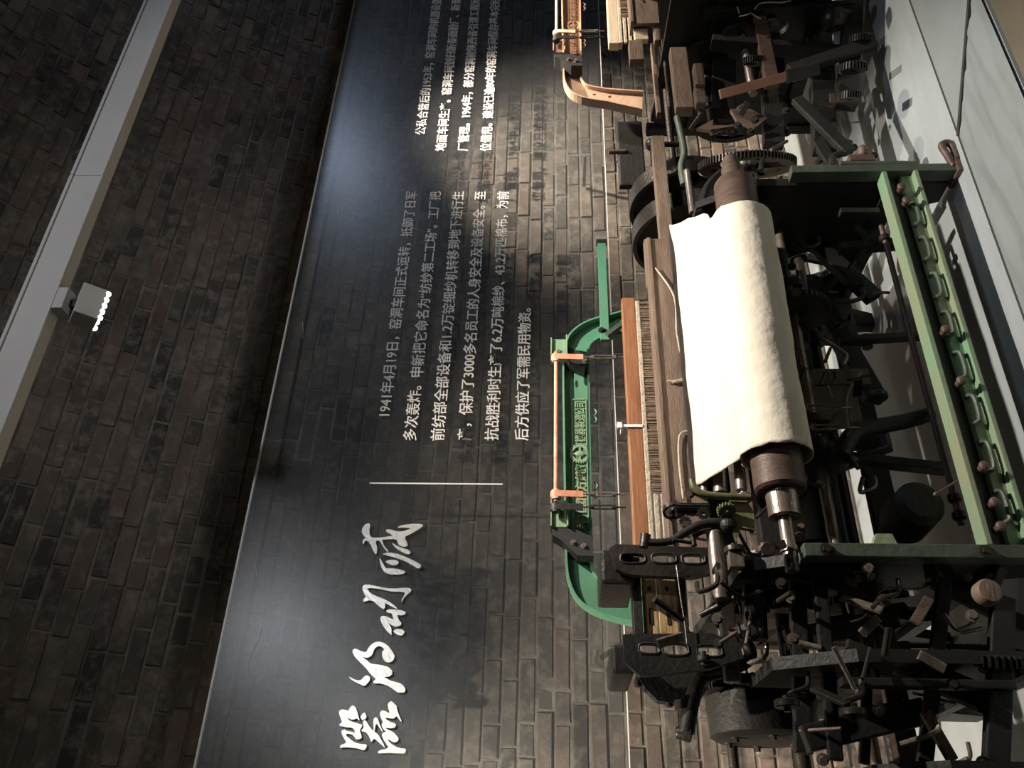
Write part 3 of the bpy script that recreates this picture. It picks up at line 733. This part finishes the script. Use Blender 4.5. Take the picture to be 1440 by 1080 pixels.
    b = MB(); b.wheel(c, (1, .35, .1), .038, .012, .008, 4, .012); mk(b, 'hand_wheel', 'iron2')
    b = MB(); b.gear(c + Vector((.0, -.02, -.0)), (0, 0, 1), .018, 12, -.11); mk(b, 'worm', 'iron')
    for (x1, y1, Y_, r_, tth, mt_, axv) in ((975, 722, 2.56, .028, 16, 'iron', (1, 0, 0)), (990, 722, 2.50, .022, 14, 'iron2', (.3, 1, 0)), (1022, 720, 2.44, .030, 18, 'olive', (1, .5, 0)), (965, 733, 2.52, .020, 12, 'iron2', (0, 1, .2))):
        b = MB(); b.gear(at(x1, y1, Y_), axv, r_, tth, .014, hole=.007); mk(b, 'ratchet_wheel', mt_)
    b = MB(); b.poly([at(x, y, 2.46) for x, y in ((1028, 690), (1048, 700), (1060, 720), (1062, 745), (1042, 742), (1036, 760), (1030, 745), (1026, 715))], (0, .018, 0)); mk(b, 'bracket_plate', 'olive')
    b = MB(); b.box(at(1030, 800, 2.44).x, at(1030, 776, 2.44).x, 2.42, 2.46, at(1045, 790, 2.44).z, at(1024, 790, 2.44).z, .003); mk(b, 'square_block', 'steel')
    b = MB(); b.cyl(at(1080, 772, 2.33), at(1080, 772, 2.28), .021, n=18, bev=.003); b.bar(at(1080, 770, 2.31), at(1104, 765, 2.31), .02, .02); mk(b, 'shaft_clamp', 'iron2')
    # big casing at the left end, with its handle
    c = at(1072, 1010, 2.9)
    b = MB()
    b.lathe((c.x - .07, 2.9, c.z), (1, 0, 0), [(0, .02), (0, .150), (.012, .172), (.13, .178), (.14, .165), (.14, .02)], 48); dr = mk(b, 'dobby_casing', 'iron')
    b = MB(); b.gear((c.x + .075, 2.9, c.z), (1, 0, 0), .19, 72, .03, hole=.12, tooth=.008)
    for k in range(5): b.bar((c.x + .09, 2.9, c.z), (c.x + .09, 2.9 + math.cos(k * 1.256) * .13, c.z + math.sin(k * 1.256) * .13), .012, .03, up=(1, 0, 0))
    mk(b, 'toothed_wheel', 'iron2')
    for k in range(6):
        b = MB(); b.bolt((c.x - .07, 2.9 + math.cos(k * PI / 3) * .12, c.z + math.sin(k * PI / 3) * .12), (-1, 0, 0), .010); mk(b, 'bolt', 'iron2', dr)
    b = MB(); b.tube([at(x, y, 2.70) for x, y in ((1030, 900), (1050, 905), (1055, 925), (1030, 940), (1000, 948), (985, 955), (975, 980), (968, 1010), (965, 1030))], .018, n=10, taper=.026); hd = mk(b, 'handle_arm', 'iron')
    b = MB(); b.cyl(at(950, 1030, 2.70), at(972, 1032, 2.70), .018, .026, n=16, bev=.004); b.cyl(at(960, 985, 2.70), at(961, 1012, 2.70), .012, n=12); b.cyl(at(958, 985, 2.70), at(959, 998, 2.70), .022, n=16); mk(b, 'handle_grip', 'iron2', hd)
    b = MB(); b.poly([at(x, y, 2.74) for x, y in ((895, 948), (1010, 940), (985, 985), (960, 990), (925, 985), (908, 968))], (0, .05, 0)); mk(b, 'ratchet_plate', 'iron')
    for i in range(5):
        b = MB(); b.cyl(at(897 + i * 11, 955 + i * 7, 2.76), at(897 + i * 11, 966 + i * 7, 2.76), .012, n=10, bev=.002); mk(b, 'peg', 'iron')
    # --- side frames: cast plates standing across the loom
    def side_frame(X_, y0, y1, z1_, holes_, mt_='iron'):
        outl = [(y0, .02), (y0 + .10, .02), (y0 + .16, .18), (y1 - .16, .18), (y1 - .10, .02), (y1, .02), (y1, z1_ * .8), (y1 - .1, z1_), (y0 + .12, z1_ * .97), (y0, z1_ * .75)]
        hs = [[Vector((X_, hy + math.cos(-t * PI / 8) * hr, hz + math.sin(-t * PI / 8) * hr * hs_)) for t in range(16)] for hy, hz, hr, hs_ in holes_]
        b = MB(); b.poly([Vector((X_, a_, c_)) for a_, c_ in outl], (.035, 0, 0), hs); fr = mk(b, 'side_frame', mt_)
        b = MB(); b.bar((X_ - .012, y0 + .05, z1_ * .72), (X_ - .012, y1 - .05, z1_ * .78), .02, .03); b.bar((X_ - .012, y0 + .03, .24), (X_ - .012, y1 - .03, .24), .02, .035); mk(b, 'frame_rib', mt_, fr)
        return fr
    side_frame(.84, 2.36, 3.34, .98, [(2.66, .42, .055, 1.2), (2.98, .40, .06, 1.4)])
    side_frame(.55, 2.34, 3.20, .92, [(2.62, .30, .05, 1.0), (2.95, .52, .04, 2.0)])
    side_frame(.27, 2.30, 3.10, .70, [(2.60, .42, .04, 1.5)])
    side_frame(xr - .02, 2.36, 3.34, .98, [(2.6, .7, .07, 1), (2.85, .42, .10, 1.2), (3.1, .7, .07, 1.0)])
    # --- beams, shafts and cams under the cloth
    b = MB(); b.cyl((.88, 3.22, .52), (xr - .05, 3.22, .52), .17, n=36, bev=.01); mk(b, 'warp_beam', 'iron')
    for xx in (.93, xr - .12):
        b = MB(); b.wheel((xx, 3.22, .52), (1, 0, 0), .26, .03, .03, 6, .05); mk(b, 'beam_flange', 'iron')
    for (Y_, z_, r_, mt_) in ((2.62, .60, .020, 'steel'), (2.85, .74, .026, 'iron2'), (2.95, .42, .022, 'iron2'), (3.02, .92, .018, 'iron2')):
        b = MB(); b.cyl((.30, Y_, z_), (xr + .25, Y_, z_), r_, n=18); mk(b, 'cross_shaft', mt_)
    b = MB(); b.box(.88, xr - .04, 2.86, 2.95, .86, .96, .006); mk(b, 'lay_beam', 'iron')
    b = MB(); b.box(.88, xr - .04, 2.60, 2.66, .74, .84, .006); mk(b, 'breast_beam', 'iron')
    b = MB(); b.box(.88, xr - .04, 3.02, 3.06, .20, .30, .006); mk(b, 'rear_rail', 'iron')
    rr = random.Random(21)
    for i in range(17):                                        # cams, cranks and small gears on the shafts
        Y_, z_ = rr.choice(((2.62, .60), (2.85, .74), (2.95, .42)))
        xx = rr.uniform(.38, xr + .15); r_ = rr.uniform(.04, .11)
        b = MB()
        if i % 3 == 0: b.gear((xx, Y_, z_), (1, 0, 0), r_ + .03, 40, .025, hole=.022, tooth=.006); nm = 'small_gear'
        elif i % 3 == 1:
            b.poly([Vector((xx, Y_ + math.cos(t * PI / 12) * r_ * (1 + .35 * math.cos(t * PI / 12)), z_ + math.sin(t * PI / 12) * r_)) for t in range(24)], (.03, 0, 0)); nm = 'cam'
        else:
            a_ = rr.uniform(-2.4, -.4); e_ = Vector((xx, Y_ + math.cos(a_) * .22, z_ + math.sin(a_) * .22))
            b.bar((xx, Y_, z_), e_, .022, .04, up=(1, 0, 0), bevel=.004); b.cyl(e_ - Vector((.03, 0, 0)), e_ + Vector((.03, 0, 0)), .022, n=14); b.cyl((xx - .025, Y_, z_), (xx + .025, Y_, z_), .042, n=18, bev=.004); nm = 'crank_arm'
        mk(b, nm, rr.choice(('iron', 'iron', 'iron2')))
    # thick picking arm and round boss in the middle
    b = MB(); b.tube([at(x, y, 2.46) for x, y in ((1183, 640), (1200, 610), (1235, 600), (1275, 592), (1310, 582))], .030, n=12, taper=.024); mk(b, 'picking_arm', 'iron')
    c = at(1290, 712, 2.42); b = MB(); b.lathe((c.x, 2.38, c.z), (0, 1, 0), [(0, .02), (.0, .05), (.02, .072), (.16, .076), (.17, .05)], 30); mk(b, 'round_boss', 'iron')
    b = MB(); b.cyl(at(1317, 694, 2.34), at(1351, 673, 2.36), .0035, n=8); b.sphere(at(1316, 695, 2.34), .008); mk(b, 'thin_pin', 'rust')
    # wooden pieces under the cloth
    b = MB(); p0, p1 = at(1140, 545, 2.75), at(1213, 595, 2.75); b.box(p1.x, p0.x, 2.74, 2.80, p1.z, p0.z, .005); mk(b, 'wooden_block', 'board')
    b = MB(); p0, p1 = at(1140, 520, 2.77), at(1225, 542, 2.77); b.box(p1.x, p0.x, 2.76, 2.82, p1.z, p0.z, .005); mk(b, 'wooden_block', 'board')
    b = MB(); px(b, [(1212, 523), (1196, 545), (1190, 570), (1193, 600)], 2.72, .0035, 6); px(b, [(1164, 540), (1168, 552), (1170, 560)], 2.72, .003, 6); mk(b, 'loose_cord', 'cord')
    for (ya0, x0_, x1_) in ((573, 1135, 1168), (601, 1143, 1178)):
        A, B = at(x0_, ya0, 2.42), at(x1_, ya0, 2.42)
        b = MB(); b.bar(A + Vector((.008, 0, 0)), B + Vector((.008, 0, 0)), .004, .006); b.bar(A - Vector((.008, 0, 0)), B - Vector((.008, 0, 0)), .004, .006)
        b.cyl(A + Vector((0, 0, .03)), A - Vector((0, 0, .004)), .004, n=8); b.cyl(B + Vector((0, 0, .004)), B - Vector((0, 0, .07)), .003, n=8); b.bar(A - Vector((.01, 0, 0)), A + Vector((.01, 0, 0)), .01, .008); mk(b, 'turnbuckle', 'steel')
    # springs, rods and loose wires, left foreground
    b = MB(); b.spring(at(1237, 862, 2.6), at(1275, 858, 2.6), .022, 11, .0035); mk(b, 'spring', 'rust')
    b = MB(); px(b, [(1228, 850), (1237, 832), (1255, 827), (1285, 829), (1308, 824)], 2.5, .0032, 6); px(b, [(1196, 874), (1210, 870), (1219, 863)], 2.5, .0028, 6); px(b, [(1188, 840), (1192, 855), (1194, 862)], 2.5, .003, 6); px(b, [(1222, 865), (1235, 877), (1245, 886)], 2.5, .0028, 6); mk(b, 'bent_wire', 'cord')
    b = MB(); b.lathe(at(1384, 836, 2.33), (0, -1, 0), [(0, .035), (.03, .035), (.04, .030), (.042, .006)], 26); mk(b, 'brown_disc', 'board')
    b = MB(); b.box(.30, .82, 2.56, 2.60, at(1262, 920, 2.58).z, at(1232, 920, 2.58).z, .004); mk(b, 'brown_crossbar', 'rust')
    for (x1, y1, x2, y2, Y_, w_, mt_) in ((1255, 700, 1240, 905, 2.70, .03, 'iron2'), (1190, 905, 1300, 950, 2.42, .03, 'iron'), (1120, 800, 1130, 1060, 2.55, .05, 'iron'), (1150, 790, 1175, 1070, 2.48, .04, 'iron'),
                                         (1330, 800, 1300, 1075, 2.44, .04, 'iron'), (1180, 960, 1425, 965, 2.36, .04, 'iron'), (1060, 780, 1062, 900, 2.60, .07, 'iron'), (1020, 840, 1030, 960, 2.66, .05, 'iron2'), (1300, 1000, 1340, 1070, 2.4, .03, 'rust'),
                                         (1095, 800, 1230, 830, 2.50, .05, 'iron'), (1240, 780, 1440, 880, 2.56, .05, 'iron'), (1105, 900, 1260, 870, 2.56, .06, 'iron'), (1130, 1040, 1300, 1000, 2.50, .07, 'iron'), (1410, 840, 1400, 1075, 2.38, .06, 'iron'), (1225, 800, 1215, 1075, 2.55, .03, 'iron'), (1260, 930, 1400, 990, 2.45, .07, 'iron')):
        b = MB(); b.bar(at(x1, y1, Y_), at(x2, y2, Y_), w_ * .6, w_, bevel=.005); mk(b, 'link_bar', mt_)
    for (x1, y1, Y_, r_, tth) in ((1120, 850, 2.66, .085, 34), (1050, 860, 2.75, .075, 30), (1390, 930, 2.42, .10, 36), (1290, 870, 2.6, .05, 20)):
        b = MB(); b.gear(at(x1, y1, Y_), (.9, -.4, 0), r_, tth, .03, hole=.018); mk(b, 'drive_gear', 'iron')
    # --- right end: guard rail, pulleys, rods
    for (X_, y_) in ((2.80, 3.18), (3.06, 3.22)):
        b = MB(); b.wheel((X_, y_, .845), (1, 0, 0), .285, .10, .02, 5, .06); b.poly([Vector((X_ + .01, y_ + math.cos(t * PI / 18) * .272, .845 + math.sin(t * PI / 18) * .272)) for t in range(36)], (.012, 0, 0)); mk(b, 'drive_pulley', 'iron2')
    b = MB(); b.cyl((2.35, 3.2, .845), (3.13, 3.2, .845), .028, n=20); mk(b, 'drive_shaft', 'iron2')
    Y_ = 2.82
    p0, p1 = at(930, 215, Y_), at(945, 345, Y_); b = MB(); b.box(p1.x - .1, p0.x + .12, Y_, Y_ + .05, p1.z - .01, p1.z + .05, .004); mk(b, 'shuttle_box_rail', 'board')
    p0, p1 = at(905, 335, 2.80), at(935, 400, 2.80); b = MB(); b.box(p1.x, p0.x, 2.80, 2.84, p1.z - .02, p0.z, .010); b.bolt(at(925, 345, 2.80), (0, -1, 0)); mk(b, 'shuttle_box_end', 'board')
    b = MB(); b.tube([at(x, y, 2.70) for x, y in ((952, 165), (958, 190), (962, 215), (958, 235), (962, 260))], .016, n=10); mk(b, 'shipper_handle', 'gdark')
    b = MB(); p0, p1 = at(966, 240, 2.66), at(974, 300, 2.66); b.cyl(p1, p0, .015, n=16, bev=.002); mk(b, 'bright_pipe', 'steel')
    gc2 = at(1050, 238, 2.72)
    b = MB(); b.gear(gc2, (.85, -.53, 0), .215, 84, .03, hole=.16, tooth=.010)
    for k in range(5):
        t_ = Vector((.85, -.53, 0)).normalized(); e1 = Vector((0, 0, 1)); e2 = t_.cross(e1); dv = e1 * math.cos(k * 1.256 + .4) + e2 * math.sin(k * 1.256 + .4)
        b.bar(gc2 + t_ * .015, gc2 + t_ * .015 + dv * .17, .02, .035, up=t_)
    b.cyl(gc2 - t_ * .02, gc2 + t_ * .05, .045); mk(b, 'large_gear', 'iron2')
    b = MB(); b.poly([at(x, y, 2.60) for x, y in ((1027, 153), (1056, 153), (1079, 166), (1061, 180), (1036, 168))], (0, .02, 0)); mk(b, 'brown_plate', 'rust')
    b = MB(); b.poly([at(x, y, 2.60) for x, y in ((980, 180), (1003, 168), (1002, 176), (1040, 176), (1000, 182))], (0, .02, 0)); mk(b, 'brown_plate', 'rust')
    b = MB(); b.sphere(at(917, 203, 2.9), .034); b.cyl(at(917, 203, 2.9), at(955, 203, 2.9), .014, n=12); mk(b, 'ball_weight', 'iron2')
    b = MB(); b.box(at(880, 260, 3.3).x, at(880, 170, 3.3).x, 3.3, 3.34, at(905, 200, 3.3).z, at(868, 200, 3.3).z, .01); mk(b, 'belt_guard', 'iron')
    b = MB(); b.cyl(at(856, 214, 3.3), at(880, 213, 3.3), .014, n=12); mk(b, 'guard_pin', 'rust')
    for (pts, Y2, r_, mt_) in (([(1015, 232), (1035, 225), (1050, 212)], 2.6, .012, 'steel'), ([(1055, 250), (1062, 245), (1066, 262), (1072, 272)], 2.5, .009, 'iron2'), ([(1092, 268), (1096, 252), (1100, 250)], 2.5, .009, 'iron2'),
                               ([(1070, 240), (1072, 225), (1080, 215)], 2.55, .011, 'iron2'), ([(985, 300), (988, 285), (996, 262), (1012, 245), (1030, 235)], 2.5, .018, 'iron'), ([(1120, 275), (1130, 270), (1138, 280), (1135, 290)], 2.5, .012, 'iron2'),
                               ([(1170, 235), (1172, 220), (1185, 215), (1195, 200)], 2.45, .014, 'iron'), ([(1160, 480), (1178, 490), (1190, 500), (1186, 512)], 2.5, .008, 'steel')):
        b = MB(); b.tube([at(x, y, Y2) for x, y in pts], r_, n=8); mk(b, 'curved_lever', mt_)
    b = MB(); b.sphere(at(1213, 214, 2.42), .030, (1, 1, .8)); b.box(at(1213, 230, 2.42).x, at(1213, 222, 2.42).x, 2.40, 2.45, at(1228, 225, 2.42).z, at(1192, 225, 2.42).z, .003); mk(b, 'oil_cup', 'rust')
    for (x1, y1, x2, y2, Y2, w_, mt_) in ((1180, 232, 1290, 232, 2.36, .03, 'gdark'), (1010, 300, 1180, 262, 2.70, .05, 'iron'), (1150, 200, 1230, 330, 2.6, .05, 'iron'), (1120, 140, 1195, 215, 2.45, .05, 'iron'), (1155, 120, 1160, 215, 2.62, .10, 'iron'), (1085, 130, 1088, 205, 2.66, .09, 'iron'), (1120, 320, 1230, 420, 2.7, .07, 'iron'), (1150, 420, 1230, 560, 2.8, .08, 'iron'), (1150, 640, 1330, 660, 2.55, .05, 'iron'), (1180, 300, 1235, 300, 2.38, .04, 'iron'),
                                         (1180, 350, 1300, 340, 2.5, .05, 'iron'), (1180, 480, 1330, 470, 2.62, .04, 'iron')):
        b = MB(); b.bar(at(x1, y1, Y2), at(x2, y2, Y2), w_ * .6, w_, bevel=.004); mk(b, 'link_bar', mt_)
    rc = random.Random(5)
    def clutter(xa, xb, ya0, ya1, n_, Ya, Yb):
        for _ in range(n_):
            x, y, Y2 = rc.uniform(xa, xb), rc.uniform(ya0, ya1), rc.uniform(Ya, Yb)
            c = at(x, y, Y2); k = rc.random(); b = MB(); mt_ = rc.choice(('iron2', 'iron', 'iron2', 'steel', 'rust'))
            a_ = Vector((rc.uniform(-1, 1), rc.uniform(-.5, .5), rc.uniform(-1, 1))).normalized()
            if k < .3: b.bolt(c, (rc.uniform(-.6, .2), -1, .2), .011, .014); nm = 'bolt'
            elif k < .55: b.cyl(c, c + a_ * rc.uniform(.05, .14), rc.uniform(.004, .010), n=10); nm = 'small_rod'
            elif k < .75:
                q2 = c + a_ * .05; b.tube([c, q2, q2 + Vector((.02, 0, -.05)), q2 + Vector((.06, .01, -.06))], rc.uniform(.005, .009), n=8); nm = 'curved_lever'
            elif k < .88: b.cyl(c, c + Vector((.02, 0, 0)), rc.uniform(.018, .035), n=16, bev=.003); b.cyl(c - Vector((.01, 0, 0)), c + Vector((.03, 0, 0)), .010, n=10); nm = 'collar'
            else: b.bar(c, c + a_ * rc.uniform(.06, .12), .012, .028, bevel=.003); nm = 'small_link'
            mk(b, nm, mt_)
    clutter(1105, 1235, 235, 700, 46, 2.42, 2.62)
    clutter(985, 1230, 150, 300, 34, 2.45, 2.75)
    clutter(960, 1130, 690, 960, 34, 2.42, 2.60)
    clutter(1090, 1420, 790, 1075, 46, 2.30, 2.50)
    return T
loom = build_loom()

# cloth wound on the roller and drawn over the breast beam (rests on the loom, so a thing of its own)
def build_cloth():
    ya, zr, r_ = 2.35, .826, .108
    prof_ = [(2.80, .93), (2.74, .985), (2.69, 1.010), (2.655, 1.018), (2.61, 1.008), (2.55, .990), (2.49, .970), (2.44, .952)]
    th0 = math.radians(74)
    for k in range(30): 
        a = th0 + k * math.radians(12); prof_.append((ya - math.cos(a + 0) * -r_ * 1.0 if False else ya + math.cos(a) * r_, zr + math.sin(a) * r_))
    bm = bmesh.new(); nx = 90; rows = []
    for j, (y, z) in enumerate(prof_):
        t = min(1, j / 12)
        xl = 1.20 + (1.165 - 1.20) * t - (.0 if j > 3 else 0) + (.045 * max(0, 1 - j / 5))
        xr = 2.40 + (2.14 - 2.40) * max(0, min(1, (j - 3) / 7))
        row = []
        for i in range(nx + 1):
            s = i / nx
            x = xl + (xr - xl) * s
            nz = noise.noise(Vector((x * 5, y * 4, z * 4))) * .006 + noise.noise(Vector((x * 18, y * 20, z * 20))) * .0014
            nz += .012 * max(0, (s - .93) / .07) * (1 if j < 9 else 0)
            if s < .01: x += noise.noise(Vector((j * .7, 1, 1))) * .010
            if s > .99: x += noise.noise(Vector((j * .5, 5, 1))) * .012
            if j > 7:
                d = Vector((0, y - ya, z - zr)).normalized(); q = Vector((x, y, z)) + d * nz
            else: q = Vector((x, y, z + nz))
            row.append(bm.verts.new(q - Vector((1.65, 2.45, .72))))
        rows.append(row)
    for a, b_ in zip(rows, rows[1:]):
        for i in range(nx):
            f = bm.faces.new((a[i], a[i + 1], b_[i + 1], b_[i])); f.smooth = True
    me = bpy.data.meshes.new('cotton_cloth'); bm.to_mesh(me); bm.free(); me.materials.append(M['cloth'])
    o = bpy.data.objects.new('cotton_cloth', me); COL.objects.link(o); o.location = (1.65, 2.45, .72)
    md = o.modifiers.new('thick', 'SOLIDIFY'); md.thickness = .004; md.offset = -1
    o['label'] = 'white cotton cloth wound on the roller of the green loom'; o['category'] = 'cloth'
build_cloth()

# second loom: copy of the first with every part, farther along the wall
def copy_tree(o, parent=None):
    c = o.copy(); COL.objects.link(c); c.parent = parent
    for ch in list(o.children): copy_tree(ch, c)
    return c
loom2 = copy_tree(loom); loom2.location.x += 2.87
loom2['label'] = 'tan painted power loom standing farther along the wall, cut off by the photo edge'
swap = {M['green']: M['tan'], M['gpale']: M['tan'], M['wood']: M['cream'], M['leather']: M['cream'], M['board']: M['board']}
GONE = ('shuttle_box_side', 'box_cover', 'wooden_slat', 'box_rail', 'end_tube', 'picking_lever', 'tension_wire', 'dobby_casing', 'toothed_wheel', 'handle_arm', 'ratchet_plate', 'peg', 'small_lever')
SMALL = ('bolt', 'small_rod', 'curved_lever', 'collar', 'small_link', 'link_bar', 'drive_gear')
for ch in list(loom2.children):
    if ch.name.split('.')[0] in GONE or (ch.name.split('.')[0] in SMALL and min(v.co.x for v in ch.data.vertices) < -.80) or (ch.name.startswith('side_frame') and ch.data.vertices[0].co.x < -.9):
        for g_ in list(ch.children): bpy.data.objects.remove(g_)
        bpy.data.objects.remove(ch)
ORG[loom2.name] = Vector(loom2.location)
def l2(name, x0_, x1_, y0_, y1_, Y_, dep, mt_, bev=.004):
    a_, b_ = at(x0_, y0_, Y_), at(x1_, y1_, Y_)
    q = MB(); q.box(b_.x, a_.x, Y_, Y_ + dep, b_.z, a_.z, bev); return q.make(name, M[mt_], loom2)
l2('cast_block', 942, 976, 66, 150, 2.70, .06, 'board'); l2('cast_block', 884, 906, 56, 83, 2.74, .05, 'board')
l2('side_plank', 915, 930, 60, 158, 2.88, .04, 'board'); l2('side_plank', 933, 940, 55, 150, 2.84, .02, 'steel', .002)
l2('front_board', 888, 912, -10, 55, 2.78, .03, 'cream'); l2('front_board', 914, 930, -10, 56, 2.76, .05, 'board', .012)
l2('bearing_block', 974, 993, 88, 118, 2.62, .05, 'rust', .012); l2('bearing_block', 976, 994, 119, 144, 2.64, .05, 'rust', .006)
q = MB(); q.bar(at(1012, 133, 2.55), at(1105, 108, 2.50), .03, .042, bevel=.004); q.make('wooden_lever', M['wood3'], loom2, label='reddish brown wooden lever')
q = MB(); q.bar(at(1104, 108, 2.50), at(1152, 97, 2.48), .035, .055, bevel=.008); q.make('lever_socket', M['iron'], loom2)
q = MB(); q.sphere(at(1172, 27, 2.50), .062); q.cyl(at(1172, 27, 2.5), at(1200, 24, 2.6), .04); q.make('round_cover', M['iron2'], loom2)
for (x1, y1, x2, y2, Y2, w_) in ((1000, 60, 1180, 75, 2.6, .07), (990, 20, 1200, 10, 2.55, .06), (1110, 100, 1230, 60, 2.5, .06), (1150, 0, 1158, 120, 2.7, .10), (1080, 0, 1085, 110, 2.8, .12), (1020, 0, 1015, 160, 2.85, .12), (1200, 0, 1190, 150, 2.55, .09)):
    q = MB(); q.bar(at(x1, y1, Y2), at(x2, y2, Y2), w_ * .6, w_, bevel=.006); q.make('link_bar', M['iron'], loom2)
for (x1, y1, Y2, r_) in ((1200, 100, 2.45, .06), (1210, 60, 2.5, .05), (1060, 90, 2.6, .05), (1195, 140, 2.42, .045)):
    q = MB(); q.gear(at(x1, y1, Y2), (.8, -.6, 0), r_, 26, .03, hole=.012); q.make('drive_gear', M['iron'], loom2)
def reskin(o):
    if o.type == 'MESH' and o.material_slots and o.material_slots[0].material in swap:
        nm_ = swap[o.material_slots[0].material]
        o.material_slots[0].link = 'OBJECT'; o.material_slots[0].material = nm_
    for ch in o.children: reskin(ch)
reskin(loom2)

# pale tie fastened round each reed cap, and a rag of paper hanging behind the farther loom
tg = at(888, 598, 2.89)
def tie(x, lab):
    t = empty('cable_tie', (x, 2.90, tg.z), lab, 'tie', 'pale ties round the reed caps')
    b = MB(); b.box(x - .006, x + .006, 2.892, 2.897, tg.z - .045, tg.z + .038, .001); b.box(x - .006, x + .006, 2.892, 2.96, tg.z + .036, tg.z + .040, .001)
    b.make('band', M['letter'], t)
    b = MB(); b.box(x - .013, x + .013, 2.886, 2.90, tg.z + .036, tg.z + .056, .003); b.make('buckle', M['letter'], t)
tie(tg.x, 'pale tie round the brown wooden reed cap of the green loom')
tie(tg.x + 2.87, 'pale tie round the cream reed cap of the tan loom')
